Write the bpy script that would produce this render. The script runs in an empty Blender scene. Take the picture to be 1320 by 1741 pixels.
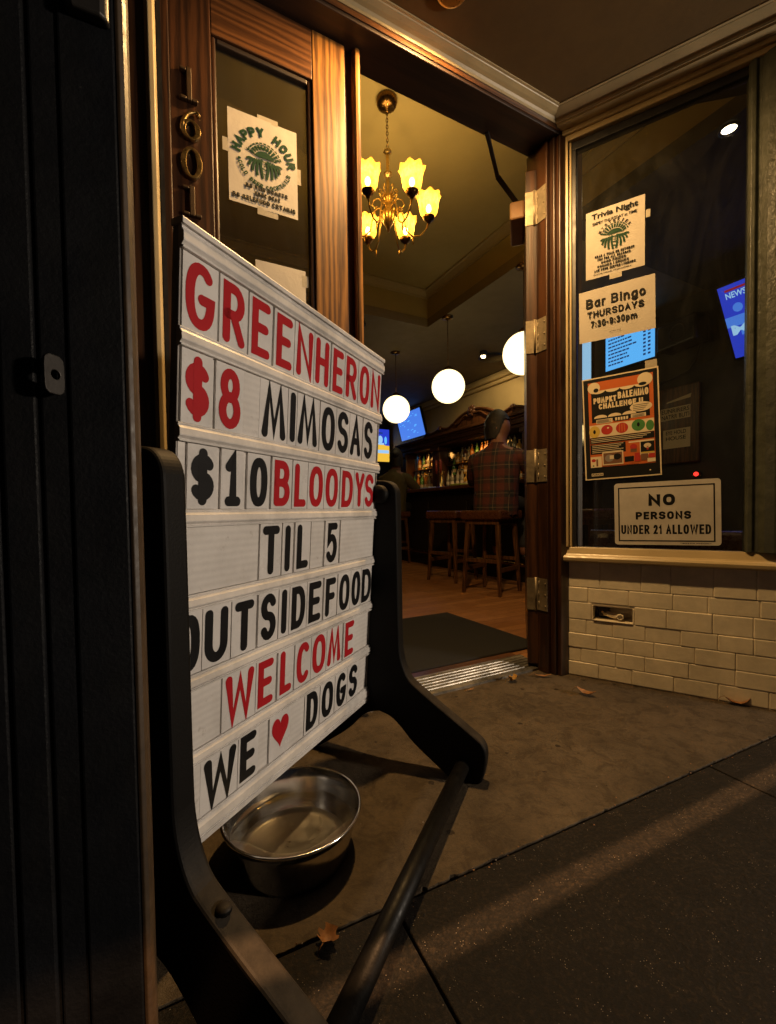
import bpy, bmesh, math, random
from mathutils import Vector, Matrix
random.seed(7)
R = math.radians
SC = bpy.context.scene
COL = SC.collection
PI = math.pi

# ------------------------------------------------------------------ camera, world, lamps, exposure
HC = .735
def cam_axes(pitch, roll):
    f = Vector((0, math.cos(pitch), -math.sin(pitch))); r = Vector((1, 0, 0)); u = r.cross(f)
    return math.cos(roll)*r + math.sin(roll)*u, math.cos(roll)*u - math.sin(roll)*r, f
_r, _u, _f = cam_axes(.0294, -.0141)
cd = bpy.data.cameras.new("camera"); cam = bpy.data.objects.new("camera", cd); COL.objects.link(cam)
cam.matrix_world = Matrix(((_r.x, _u.x, -_f.x, 0), (_r.y, _u.y, -_f.y, 0), (_r.z, _u.z, -_f.z, HC), (0, 0, 0, 1)))
cd.sensor_fit = 'VERTICAL'; cd.sensor_height = 24; cd.sensor_width = 24
cd.lens = 743.67/1741*24; cd.shift_x = 5.66/1741; cd.shift_y = 21.0/1741
cd.clip_start = .01; cd.clip_end = 500
SC.camera = cam

W = bpy.data.worlds.new("World"); SC.world = W; W.use_nodes = True
bgn = W.node_tree.nodes["Background"]; bgn.inputs[0].default_value = (.035, .045, .075, 1); bgn.inputs[1].default_value = .06

def lamp(name, kind, loc, power, color, size=.05, target=None, spot=None, blend=.15):
    l = bpy.data.lights.new(name, kind); l.energy = power; l.color = color
    l.shadow_soft_size = size
    o = bpy.data.objects.new(name, l); COL.objects.link(o); o.location = loc
    if target is not None:
        o.rotation_euler = (Vector(target)-Vector(loc)).to_track_quat('-Z', 'Y').to_euler()
    if spot: l.spot_size = R(spot); l.spot_blend = blend
    return o
# warm lamp on the ceiling of the entry, just above the frame
lamp("entry_lamp", 'SPOT', (.24, 1.44, 2.378), 158, (1, .595, .225), .035, (.24, 1.44, 0), 178.5, .45)
# unseen lights placed low for the letter board, high for the sidewalk band
lamp("sign_fill_light", 'POINT', (4.5, -.30, 1.25), 470, (1, .83, .65), .16)
lamp("band_light", 'SPOT', (2.6, -1.1, 7.0), 4700, (1, .52, .22), .016, (.75, 1.05, 0), 40, .3)

SC.view_settings.view_transform = 'Standard'; SC.view_settings.look = 'None'
SC.view_settings.exposure = 0; SC.view_settings.gamma = 1
SC.render.engine = 'CYCLES'
SC.cycles.use_denoising = True
SC.cycles.max_bounces = 8; SC.cycles.transparent_max_bounces = 16
SC.cycles.sample_clamp_indirect = 6; SC.cycles.caustics_reflective = False; SC.cycles.caustics_refractive = False

# ------------------------------------------------------------------ frames
class Fr:
    def __init__(s, o=(0, 0, 0), x=(1, 0, 0), y=(0, 1, 0), z=(0, 0, 1)):
        s.o = Vector(o); s.x = Vector(x); s.y = Vector(y); s.z = Vector(z)
    def __call__(s, x, y=None, z=None):
        if y is None: x, y, z = x
        if z is None: z = 0
        return s.o + s.x*x + s.y*y + s.z*z
    def sub(s, o, rz=0, tilt=0):          # child frame at local o, turned rz about z, then tilted about its own x
        c, n = math.cos(rz), math.sin(rz)
        X = s.x*c + s.y*n; Y = s.y*c - s.x*n; Z = s.z
        c, n = math.cos(tilt), math.sin(tilt)
        return Fr(s(*o), X, Y*c + Z*n, Z*c - Y*n)
I = Fr()
aA, dA_, aB, dB_ = 1.0891, 1.433, 2.1464, 2.064
def wallframe(a, d):
    dr = Vector((math.sin(a), math.cos(a), 0)); n = Vector((math.cos(a), -math.sin(a), 0))
    return Fr(-n*d, dr, -n, (0, 0, 1))
FA = wallframe(aA, dA_)      # door wall and the room: x along the wall, y into the bar, z up
FB = wallframe(aB, dB_)      # window wall
fdv = Vector((.904, .427, 0)).normalized()
FF = Fr((.061, .822, 0), fdv, Vector((-fdv.y, fdv.x, 0)))   # line of the facade; y into the building

# ------------------------------------------------------------------ mesh builder
class MB:
    def __init__(s): s.v = []; s.f = []; s.m = []; s.sm = []
    def add(s, vs, fs, mi=0, smooth=False):
        b = len(s.v); s.v += [Vector(v) for v in vs]
        for f in fs: s.f.append([b+i for i in f]); s.m.append(mi); s.sm.append(smooth)
    def box(s, fr, x, y, z, mi=0):
        vs = [fr(a, b, c) for a in x for b in y for c in z]
        s.add(vs, [(0, 1, 3, 2), (4, 6, 7, 5), (0, 4, 5, 1), (2, 3, 7, 6), (0, 2, 6, 4), (1, 5, 7, 3)], mi)
        return s
    def quad(s, fr, pts, mi=0):
        s.add([fr(*p) for p in pts], [tuple(range(len(pts)))], mi); return s
    def prism(s, fr, poly, axis, a, b, mi=0, smooth=False):
        def P(p, t):
            if axis == 'x': return fr(t, p[0], p[1])
            if axis == 'y': return fr(p[0], t, p[1])
            return fr(p[0], p[1], t)
        n = len(poly); vs = [P(p, a) for p in poly] + [P(p, b) for p in poly]
        s.add(vs, [(i, (i+1) % n, n+(i+1) % n, n+i) for i in range(n)], mi, smooth)
        s.add(vs, [tuple(range(n)), tuple(range(n, 2*n))], mi); return s
    def tube(s, fr, pts, r, n=8, mi=0, closed=False, caps=True):
        P = [fr(*p) for p in pts]; N = len(P); rs = r if isinstance(r, (list, tuple)) else [r]*N
        T = []
        for i in range(N):
            a = P[(i-1) % N] if (closed or i > 0) else P[i]; b = P[(i+1) % N] if (closed or i < N-1) else P[i]
            T.append((b-a).normalized())
        ref = Vector((0, 0, 1)) if abs(T[0].z) < .9 else Vector((1, 0, 0))
        u = T[0].cross(ref).normalized(); vs = []
        for i in range(N):
            u = (u - T[i]*u.dot(T[i])).normalized(); w = T[i].cross(u)
            for k in range(n):
                a = 2*PI*k/n; vs.append(P[i] + (u*math.cos(a) + w*math.sin(a))*rs[i])
        fs = []
        for i in range(N if closed else N-1):
            j = (i+1) % N
            for k in range(n): fs.append((i*n+k, i*n+(k+1) % n, j*n+(k+1) % n, j*n+k))
        s.add(vs, fs, mi, True)
        if caps and not closed: s.add(vs, [tuple(range(n)), tuple(range((N-1)*n, N*n))], mi)
        return s
    def lathe(s, fr, prof, n=32, mi=0, fn=None, smooth=True, cap=False):
        vs = []; m = len(prof)
        for k in range(n):
            a = 2*PI*k/n
            for j, (r, z) in enumerate(prof):
                if fn: r, z = fn(r, z, a, j)
                vs.append(fr(r*math.cos(a), r*math.sin(a), z))
        fs = []
        for k in range(n):
            q = (k+1) % n
            for j in range(m-1): fs.append((k*m+j, q*m+j, q*m+j+1, k*m+j+1))
        s.add(vs, fs, mi, smooth)
        if cap: s.add([vs[k*m] for k in range(n)], [tuple(range(n))], mi); s.add([vs[k*m+m-1] for k in range(n)], [tuple(range(n))], mi)
        return s
    def ball(s, fr, c, r, n=24, mi=0, sz=(1, 1, 1)):
        m = n//2; prof = [(r*math.sin(PI*j/m), -r*math.cos(PI*j/m)) for j in range(m+1)]
        f2 = Fr(fr(*c), fr.x*sz[0], fr.y*sz[1], fr.z*sz[2]); s.lathe(f2, prof, n, mi); return s
    def disc(s, fr, c, rx, rz, y, mi=0, n=32, a0=0, a1=2*PI):
        full = abs(a1-a0-2*PI) < 1e-6
        pts = [(c[0]+rx*math.cos(a0+(a1-a0)*k/n), y, c[1]+rz*math.sin(a0+(a1-a0)*k/n)) for k in range(n if full else n+1)]
        s.quad(fr, pts, mi); return s
    def ribbon(s, fr, pts, w, y, mi=0, closed=False, caps=True):
        N = len(pts); P = [Vector((p[0], p[1])) for p in pts]; L = []; Rr = []
        for i in range(N):
            a = P[(i-1) % N] if (closed or i > 0) else None; b = P[(i+1) % N] if (closed or i < N-1) else None
            d1 = (P[i]-a).normalized() if a is not None else None; d2 = (b-P[i]).normalized() if b is not None else None
            d1 = d1 or d2; d2 = d2 or d1
            n1 = Vector((-d1.y, d1.x)); n2 = Vector((-d2.y, d2.x)); m = n1+n2
            if m.length < 1e-6: m = n1
            m.normalize(); k = 1/max(.45, m.dot(n1)); L.append(P[i]+m*w/2*k); Rr.append(P[i]-m*w/2*k)
        vs = [fr(p.x, y, p.y) for p in L] + [fr(p.x, y, p.y) for p in Rr]
        s.add(vs, [(i, (i+1) % N, N+(i+1) % N, N+i) for i in range(N if closed else N-1)], mi)
        if not closed and caps:
            for e, o in ((0, 1), (N-1, N-2)):
                d = (P[e]-P[o]).normalized(); a = math.atan2(d.y, d.x)
                s.quad(fr, [(P[e].x+w/2*math.cos(a+t*PI/8), y, P[e].y+w/2*math.sin(a+t*PI/8)) for t in range(-4, 5)], mi)
        return s
    def build(s, name, mats, parent=None, bevel=0, label=None, seg=2, subsurf=0, autosm=False):
        me = bpy.data.meshes.new(name)
        base = Vector((0, 0, 0)); q = parent
        while q is not None: base += q.location; q = q.parent
        me.from_pydata([v-base for v in s.v], [], s.f)
        if not isinstance(mats, (list, tuple)): mats = [mats]
        for m in mats: me.materials.append(m)
        me.polygons.foreach_set('material_index', s.m); me.polygons.foreach_set('use_smooth', s.sm)
        bm = bmesh.new(); bm.from_mesh(me)
        bmesh.ops.remove_doubles(bm, verts=bm.verts, dist=1e-6)
        bmesh.ops.recalc_face_normals(bm, faces=bm.faces); bm.to_mesh(me); bm.free()
        o = bpy.data.objects.new(name, me); COL.objects.link(o)
        if parent is not None: o.parent = parent
        if bevel:
            b = o.modifiers.new('b', 'BEVEL'); b.width = bevel; b.segments = seg; b.limit_method = 'ANGLE'; b.angle_limit = R(40)
        if subsurf:
            b = o.modifiers.new('s', 'SUBSURF'); b.levels = b.render_levels = subsurf
        if label: o['label'] = label
        return o
def tag(o, label, cat, group=None, kind=None):
    o['label'] = label; o['category'] = cat
    if group: o['group'] = group
    if kind: o['kind'] = kind
    return o
def thing(name, loc, label, cat, group=None):
    o = bpy.data.objects.new(name, None); COL.objects.link(o); o.location = loc; o.empty_display_size = .05
    return tag(o, label, cat, group)
def struct(mb, name, mats, **k):
    o = mb.build(name, mats, **k); o['kind'] = 'structure'; return o
def copy_tree(o, loc=None, parent=None, rz=None, scale=None):
    c = o.copy(); COL.objects.link(c)
    if parent is not None: c.parent = parent
    for ch in [x for x in o.children]: copy_tree(ch, parent=c)
    if loc is not None: c.location = loc
    if rz is not None: c.rotation_euler = (0, 0, rz)
    if scale is not None: c.scale = scale
    return c

# ------------------------------------------------------------------ materials
def nodes(name):
    m = bpy.data.materials.new(name); m.use_nodes = True; nt = m.node_tree
    return m, nt, nt.nodes["Principled BSDF"], nt.nodes["Material Output"]
def rgba(c): return (c[0], c[1], c[2], 1)
def noise(nt, scale, detail=4, rough=.6, vec=None, dist=0):
    n = nt.nodes.new('ShaderNodeTexNoise'); n.inputs['Scale'].default_value = scale; n.inputs['Detail'].default_value = detail
    n.inputs['Roughness'].default_value = rough; n.inputs['Distortion'].default_value = dist
    if vec is not None: nt.links.new(vec, n.inputs['Vector'])
    return n.outputs[0]
def ramp(nt, fac, stops, interp='LINEAR'):
    r = nt.nodes.new('ShaderNodeValToRGB'); nt.links.new(fac, r.inputs[0]); e = r.color_ramp.elements; r.color_ramp.interpolation = interp
    while len(e) < len(stops): e.new(.5)
    for k, (p, c) in enumerate(stops): e[k].position = p; e[k].color = rgba(c) if len(c) == 3 else c
    return r.outputs[0]
def coord(nt, kind='Object', scale=(1, 1, 1), rot=(0, 0, 0)):
    t = nt.nodes.new('ShaderNodeTexCoord'); mp = nt.nodes.new('ShaderNodeMapping')
    nt.links.new(t.outputs[kind], mp.inputs[0]); mp.inputs['Scale'].default_value = scale; mp.inputs['Rotation'].default_value = rot
    return mp.outputs[0]
def geo(nt, scale=(1, 1, 1), rot=(0, 0, 0)):
    t = nt.nodes.new('ShaderNodeNewGeometry'); mp = nt.nodes.new('ShaderNodeMapping')
    nt.links.new(t.outputs['Position'], mp.inputs[0]); mp.inputs['Scale'].default_value = scale; mp.inputs['Rotation'].default_value = rot
    return mp.outputs[0]
def bump(nt, bs, h, strength=.3, dist=.01, prev=None):
    b = nt.nodes.new('ShaderNodeBump'); b.inputs['Strength'].default_value = strength; b.inputs['Distance'].default_value = dist
    nt.links.new(h, b.inputs['Height'])
    if prev is not None: nt.links.new(prev, b.inputs['Normal'])
    nt.links.new(b.outputs[0], bs.inputs['Normal']); return b.outputs[0]
def mixc(nt, fac, a, b, mode='MIX'):
    n = nt.nodes.new('ShaderNodeMix'); n.data_type = 'RGBA'; n.blend_type = mode
    for k, v in ((0, fac), (6, a), (7, b)):
        if hasattr(v, 'is_linked'): nt.links.new(v, n.inputs[k])
        elif k == 0: n.inputs[0].default_value = v
        else: n.inputs[k].default_value = rgba(v)
    return n.outputs[2]
def mat(name, c, rough=.5, metal=0, var=.18, scale=14, bmp=.12, bscale=120, bdist=.002, dirt=0, spec=.5, coat=0):
    m, nt, b, _ = nodes(name); g = geo(nt)
    col = ramp(nt, noise(nt, scale, 5, .65, g), [(.3, [x*(1-var) for x in c]), (.7, [min(1, x*(1+var)) for x in c])])
    if dirt:
        d = ramp(nt, noise(nt, 5.5, 8, .72, g), [(.42, (1, 1, 1)), (.64, (1-dirt,)*3)])
        col = mixc(nt, 1.0, col, d, 'MULTIPLY')
    nt.links.new(col, b.inputs['Base Color'])
    b.inputs['Metallic'].default_value = metal; b.inputs['Specular IOR Level'].default_value = spec
    if coat: b.inputs['Coat Weight'].default_value = coat; b.inputs['Coat Roughness'].default_value = .12
    rr = ramp(nt, noise(nt, scale*2.3, 4, .6, g), [(.25, (max(.03, rough-.1),)*3), (.75, (min(1, rough+.12),)*3)])
    nt.links.new(rr, b.inputs['Roughness'])
    if bmp: bump(nt, b, noise(nt, bscale, 4, .6, g), bmp, bdist)
    return m
def emit(name, c, s):
    m, nt, b, o = nodes(name); b.inputs['Base Color'].default_value = (.02, .02, .02, 1)
    b.inputs['Emission Color'].default_value = rgba(c); b.inputs['Emission Strength'].default_value = s; return m
def wood(name, dark, light, axis='z', rough=.38, freq=13, coat=.25):
    # grain runs along axis: z, x (door wall) or b (window wall); position is turned into the wall's own axes first
    m, nt, b, _ = nodes(name)
    g = geo(nt, (1, 1, 1), (0, 0, -(PI/2-aA) if axis != 'b' else -(PI/2-aB)))
    mp = nt.nodes.new('ShaderNodeMapping'); nt.links.new(g, mp.inputs[0])
    mp.inputs['Scale'].default_value = (1, 1, .07) if axis == 'z' else (.07, 1, 1)
    v = mp.outputs[0]
    w = nt.nodes.new('ShaderNodeTexWave'); nt.links.new(v, w.inputs[0]); w.wave_type = 'BANDS'; w.bands_direction = 'X' if axis == 'z' else 'Z'
    w.inputs['Scale'].default_value = freq; w.inputs['Distortion'].default_value = 13; w.inputs['Detail'].default_value = 4
    w.inputs['Detail Scale'].default_value = .9; w.inputs['Detail Roughness'].default_value = .62
    n2 = noise(nt, 240, 3, .7, v); n3 = noise(nt, 34, 5, .7, v, 1.2)
    fac = mixc(nt, .36, mixc(nt, .38, w.outputs['Color'], n3), n2)
    mid = [(a+c)/2*.9 for a, c in zip(dark, light)]
    col = ramp(nt, fac, [(.2, dark), (.46, mid), (.76, light)])
    blot = ramp(nt, noise(nt, 3.2, 5, .6, g), [(.3, (.62, .58, .55)), (.65, (1, 1, 1))])
    col = mixc(nt, .8, col, blot, 'MULTIPLY')
    nt.links.new(col, b.inputs['Base Color'])
    b.inputs['Roughness'].default_value = rough; b.inputs['Coat Weight'].default_value = coat; b.inputs['Coat Roughness'].default_value = .18
    bump(nt, b, fac, .25, .0015); return m
def glass(name, tint=(.96, .97, .95), refl=1.0, rough=.02, smear=0):
    m, nt, b, o = nodes(name); nt.nodes.remove(b)
    t = nt.nodes.new('ShaderNodeBsdfTransparent'); t.inputs[0].default_value = rgba(tint)
    gl = nt.nodes.new('ShaderNodeBsdfGlossy'); gl.inputs['Roughness'].default_value = rough
    f = nt.nodes.new('ShaderNodeFresnel'); f.inputs[0].default_value = 1.5
    mu = nt.nodes.new('ShaderNodeMath'); mu.operation = 'MULTIPLY'; mu.inputs[1].default_value = refl; nt.links.new(f.outputs[0], mu.inputs[0])
    mx = nt.nodes.new('ShaderNodeMixShader'); nt.links.new(mu.outputs[0], mx.inputs[0]); nt.links.new(t.outputs[0], mx.inputs[1]); nt.links.new(gl.outputs[0], mx.inputs[2])
    if smear:
        g = geo(nt); df = nt.nodes.new('ShaderNodeBsdfDiffuse'); df.inputs[0].default_value = (.7, .68, .62, 1)
        sm_ = ramp(nt, noise(nt, 5, 7, .72, geo(nt, (1, 1, .45)), 1.6), [(.42, (.004, .004, .004)), (.70, (smear, smear, smear))]); m2 = nt.nodes.new('ShaderNodeMixShader'); nt.links.new(sm_, m2.inputs[0])
        nt.links.new(mx.outputs[0], m2.inputs[1]); nt.links.new(df.outputs[0], m2.inputs[2]); mx = m2
    nt.links.new(mx.outputs[0], o.inputs[0]); return m
def paint_ink(name, c, rough=.6): return mat(name, c, rough, var=.06, bmp=0, spec=.15)

def concrete(name, c, glitter=0, spots=True, var=.28):
    m, nt, b, _ = nodes(name); g = geo(nt)
    big = noise(nt, 3.1, 7, .68, g); fine = noise(nt, 120, 4, .85, g)
    col = ramp(nt, big, [(.3, [x*(1-var) for x in c]), (.5, c), (.72, [x*(1+var) for x in c])])
    col = mixc(nt, .6 if not glitter else .95, col, ramp(nt, fine, [(.32, (.45, .45, .45)), (.68, (1.25, 1.25, 1.25))] if not glitter else [(.40, (.25, .25, .25)), (.52, (.9, .9, .9)), (.64, (2.6, 2.5, 2.4))]), 'MULTIPLY')
    if spots:
        vo = nt.nodes.new('ShaderNodeTexVoronoi'); vo.inputs['Scale'].default_value = 9.5; nt.links.new(g, vo.inputs['Vector']); vo.inputs['Randomness'].default_value = 1
        nz = noise(nt, 85, 4, .7, g)
        ad = nt.nodes.new('ShaderNodeMath'); ad.operation = 'MULTIPLY_ADD'; nt.links.new(nz, ad.inputs[0]); ad.inputs[1].default_value = .13; nt.links.new(vo.outputs['Distance'], ad.inputs[2])
        col = mixc(nt, 1, col, ramp(nt, ad.outputs[0], [(.135, (.32, .3, .28)), (.155, (1, 1, 1))]), 'MULTIPLY')
    st = ramp(nt, noise(nt, 1.4, 8, .75, g, .6), [(.4, (1, 1, 1)), (.62, (.6, .56, .52))])
    col = mixc(nt, .75, col, st, 'MULTIPLY')
    vc = nt.nodes.new('ShaderNodeTexVoronoi'); vc.feature = 'DISTANCE_TO_EDGE'; vc.inputs['Scale'].default_value = 1.15
    wv = nt.nodes.new('ShaderNodeVectorMath'); wv.operation = 'MULTIPLY_ADD'; nn_ = nt.nodes.new('ShaderNodeTexNoise'); nn_.inputs['Scale'].default_value = 7; nn_.inputs['Detail'].default_value = 6; nt.links.new(g, nn_.inputs['Vector'])
    nt.links.new(nn_.outputs['Color'], wv.inputs[0]); wv.inputs[1].default_value = (.30, .30, .30); nt.links.new(g, wv.inputs[2]); nt.links.new(wv.outputs[0], vc.inputs['Vector'])
    crk = ramp(nt, vc.outputs['Distance'], [(.0, (.25, .25, .25)), (.0035, (1, 1, 1))]); ms = ramp(nt, noise(nt, 2.2, 3, .5, g), [(.52, (0, 0, 0)), (.58, (1, 1, 1))])
    col = mixc(nt, mixc(nt, 1, ms, (.8, .8, .8), 'MULTIPLY'), col, mixc(nt, 1, col, crk, 'MULTIPLY'))
    blo = ramp(nt, noise(nt, 15, 6, .75, g, .8), [(.40, (.55, .52, .48)), (.52, (1, 1, 1)), (.70, (1.18, 1.15, 1.1))]); col = mixc(nt, .7, col, blo, 'MULTIPLY')
    rough = ramp(nt, fine, [(.3, (.62,)*3), (.7, (.9,)*3)])
    if glitter:
        v2 = nt.nodes.new('ShaderNodeTexVoronoi'); v2.inputs['Scale'].default_value = 210; nt.links.new(g, v2.inputs['Vector'])
        sp = ramp(nt, v2.outputs['Distance'], [(.10, (1, 1, 1)), (.15, (0, 0, 0))])
        pick = ramp(nt, noise(nt, 37, 2, .5, g), [(.55, (0, 0, 0)), (.6, (1, 1, 1))])
        msk = mixc(nt, 1, sp, pick, 'MULTIPLY')
        col = mixc(nt, msk, col, (.40, .34, .27)); rough = mixc(nt, msk, rough, (.15, .15, .15))
    nt.links.new(col, b.inputs['Base Color']); nt.links.new(rough, b.inputs['Roughness']); b.inputs['Specular IOR Level'].default_value = .25
    n1 = bump(nt, b, fine, .8, .0035); bump(nt, b, big, .3, .01, n1); return m

def lettering_board():
    m, nt, b, _ = nodes('white_board'); g = geo(nt)
    c = ramp(nt, noise(nt, 9, 6, .7, g), [(.3, (.62, .585, .55)), (.65, (.76, .725, .69))])
    c = mixc(nt, .8, c, ramp(nt, noise(nt, 46, 6, .78, g), [(.6, (1, 1, 1)), (.72, (.62, .58, .54))]), 'MULTIPLY')
    w = nt.nodes.new('ShaderNodeTexWave'); w.bands_direction = 'Z'; w.inputs['Scale'].default_value = 26; w.inputs['Distortion'].default_value = 1.1
    w.inputs['Detail'].default_value = 3; w.inputs['Detail Scale'].default_value = 9; nt.links.new(g, w.inputs[0])
    c = mixc(nt, .07, c, w.outputs['Color'], 'MULTIPLY')
    nt.links.new(c, b.inputs['Base Color']); b.inputs['Roughness'].default_value = .42
    bump(nt, b, w.outputs['Fac'], .12, .0015); return m

def plaid():
    m, nt, b, _ = nodes('plaid_flannel'); v = coord(nt)
    sp = nt.nodes.new('ShaderNodeSeparateXYZ'); nt.links.new(v, sp.inputs[0])
    def stripes(sock, period, lo, hi):
        a = nt.nodes.new('ShaderNodeMath'); a.operation = 'DIVIDE'; nt.links.new(sock, a.inputs[0]); a.inputs[1].default_value = period
        f = nt.nodes.new('ShaderNodeMath'); f.operation = 'FRACT'; nt.links.new(a.outputs[0], f.inputs[0])
        return ramp(nt, f.outputs[0], [(0, lo), (.44, lo), (.5, hi), (.94, hi), (1, lo)])
    a = stripes(sp.outputs[0], .12, (.012, .012, .014), (.085, .017, .012)); c = stripes(sp.outputs[2], .12, (.012, .012, .014), (.075, .015, .010))
    col = mixc(nt, .5, a, c)
    def thin(sock, period):
        q = nt.nodes.new('ShaderNodeMath'); q.operation = 'DIVIDE'; nt.links.new(sock, q.inputs[0]); q.inputs[1].default_value = period
        f = nt.nodes.new('ShaderNodeMath'); f.operation = 'FRACT'; nt.links.new(q.outputs[0], f.inputs[0])
        return ramp(nt, f.outputs[0], [(.22, (0, 0, 0)), (.25, (.8, .8, .8)), (.28, (0, 0, 0))])
    for s in (sp.outputs[0], sp.outputs[2]): col = mixc(nt, thin(s, .12), col, (.16, .12, .08))
    nt.links.new(col, b.inputs['Base Color']); b.inputs['Roughness'].default_value = .85
    bump(nt, b, noise(nt, 25, 4, .6, v), .35, .02); return m

def planks():
    m, nt, b, _ = nodes('floor_boards'); g = geo(nt, (1, 1, 1), (0, 0, -(PI/2-aA)))
    br = nt.nodes.new('ShaderNodeTexBrick'); nt.links.new(g, br.inputs[0]); br.offset = .37
    br.inputs['Scale'].default_value = 1; br.inputs['Brick Width'].default_value = 1.3; br.inputs['Row Height'].default_value = .085
    br.inputs['Mortar Size'].default_value = .0016; br.inputs['Color1'].default_value = (.40, .19, .07, 1); br.inputs['Color2'].default_value = (.28, .125, .046, 1); br.inputs['Mortar'].default_value = (.05, .02, .01, 1)
    mp = nt.nodes.new('ShaderNodeMapping'); nt.links.new(g, mp.inputs[0]); mp.inputs['Scale'].default_value = (.08, 1, 1)
    gr = ramp(nt, noise(nt, 90, 4, .65, mp.outputs[0]), [(.3, (.6, .6, .6)), (.7, (1.15, 1.1, 1.05))])
    col = mixc(nt, .9, br.outputs['Color'], gr, 'MULTIPLY'); nt.links.new(col, b.inputs['Base Color'])
    rg = ramp(nt, noise(nt, 6, 5, .6, g), [(.3, (.28,)*3), (.7, (.5,)*3)]); nt.links.new(rg, b.inputs['Roughness'])
    bump(nt, b, br.outputs['Fac'], -.3, .002); return m

M = {}
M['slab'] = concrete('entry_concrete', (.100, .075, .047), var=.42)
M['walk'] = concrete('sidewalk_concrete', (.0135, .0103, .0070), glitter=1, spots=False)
M['joint'] = mat('joint_dirt', (.02, .016, .012), .95)
M['board'] = lettering_board()
M['rail'] = mat('white_plastic_rail', (.72, .685, .65), .4, var=.1, scale=16, bmp=.1, dirt=.3)
M['tilewhite'] = mat('letter_tile_plastic', (.74, .71, .685), .3, var=.06, scale=9, bmp=.05, dirt=.16)
M['red'] = mat('red_letter_ink', (.44, .016, .022), .5, var=.06, bmp=0, spec=.12)
M['black'] = mat('black_letter_ink', (.006, .006, .007), .5, var=.2, bmp=0, spec=.2)
M['edge'] = mat('grey_panel_edge', (.36, .33, .30), .5, dirt=.4)
def dusty_plastic():
    m, nt, b, _ = nodes('black_moulded_plastic'); g = geo(nt)
    ge = nt.nodes.new('ShaderNodeNewGeometry'); sp = nt.nodes.new('ShaderNodeSeparateXYZ'); nt.links.new(ge.outputs['True Normal'], sp.inputs[0])
    up = ramp(nt, sp.outputs[2], [(.25, (0, 0, 0)), (.62, (1, 1, 1))])
    du = ramp(nt, noise(nt, 18, 7, .72, g), [(.3, (.25, .25, .25)), (.7, (1, 1, 1))])
    col = mixc(nt, mixc(nt, 1, up, du, 'MULTIPLY'), (.0055, .005, .0045), (.045, .036, .026))
    nt.links.new(col, b.inputs['Base Color']); b.inputs['Roughness'].default_value = .55; b.inputs['Specular IOR Level'].default_value = .13
    bump(nt, b, noise(nt, 260, 4, .6, g), .3, .0012); return m
M['plastic'] = dusty_plastic()
M['tube'] = mat('black_tube_plastic', (.0045, .0041, .0037), .45, var=.4, scale=40, bmp=.3, bscale=200, bdist=.001, dirt=.4, spec=.16)
def steel():
    m, nt, b, _ = nodes('brushed_steel'); g = geo(nt)
    nt.links.new(ramp(nt, noise(nt, 40, 4, .6, g), [(.3, (.78, .75, .70)), (.7, (.86, .83, .78))]), b.inputs['Base Color'])
    b.inputs['Metallic'].default_value = 1; b.inputs['Roughness'].default_value = .15; b.inputs['Anisotropic'].default_value = .6
    t = nt.nodes.new('ShaderNodeTangent'); t.direction_type = 'RADIAL'; t.axis = 'Z'; nt.links.new(t.outputs[0], b.inputs['Tangent']); return m
M['steel'] = steel(); M['steelbase'] = mat('brushed_steel_base', (.84, .80, .74), .34, .95, var=.05, bmp=.05, bscale=60)
M['gate'] = mat('black_gate_paint', (.0054, .0060, .0078), .55, var=.4, scale=8, bmp=.5, bscale=210, bdist=.0015, dirt=.4, spec=.22)
_nt = M['gate'].node_tree; _b = _nt.nodes['Principled BSDF']; _g = geo(_nt)
_src = _b.inputs['Base Color'].links[0].from_socket
_c = mixc(_nt, ramp(_nt, noise(_nt, 46, 5, .8, geo(_nt, (1, 1, .6))), [(.70, (0, 0, 0)), (.73, (1, 1, 1))]), _src, (.05, .047, .042))
_c = mixc(_nt, ramp(_nt, noise(_nt, 3, 6, .7, geo(_nt, (1, 1, .35))), [(.5, (0, 0, 0)), (.7, (.55, .55, .55))]), _c, (.012, .011, .009))
_nt.links.new(_c, _b.inputs['Base Color'])
M['bead'] = mat('brown_edge_paint', (.055, .033, .015), .5, var=.3, scale=40, dirt=.4)
M['gunmetal'] = mat('worn_gunmetal', (.045, .04, .036), .45, .5, var=.3)
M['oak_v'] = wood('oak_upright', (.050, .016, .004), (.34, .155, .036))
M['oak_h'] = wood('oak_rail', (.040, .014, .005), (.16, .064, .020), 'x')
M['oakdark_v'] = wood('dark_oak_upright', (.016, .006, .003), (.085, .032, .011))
M['oakshade_h'] = wood('shaded_oak_head', (.010, .005, .003), (.035, .015, .007), 'x', .55, coat=.05)  # near-black oak: shade under the head put into the colour
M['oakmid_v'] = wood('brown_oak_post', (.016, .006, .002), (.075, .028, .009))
M['bar_h'] = wood('bar_mahogany', (.035, .013, .005), (.17, .068, .024), 'x', .3, 18)
M['bar_v'] = wood('bar_mahogany_upright', (.03, .011, .004), (.14, .055, .02), 'z', .3, 18)
M['stoolwood'] = wood('stool_wood', (.035, .015, .006), (.16, .072, .025), 'z', .4, 22)
M['gold'] = mat('cream_gloss_paint', (.56, .43, .23), .34, var=.12, scale=22, bmp=.15, dirt=.28)
M['tile'] = mat('cream_painted_tile', (.82, .73, .56), .42, var=.1, scale=7, bmp=.3, bscale=55, bdist=.003, dirt=.2)
M['grout'] = mat('cream_painted_joint', (.60, .52, .39), .6, var=.15, dirt=.35)
M['ceil'] = mat('ceiling_paint', (.13, .076, .024), .75, var=.12, scale=5, bmp=.25, bscale=40)
M['olive'] = mat('olive_ceiling_paint', (.28, .225, .09), .7, var=.06, scale=4, bmp=.12, bscale=60)
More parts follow.
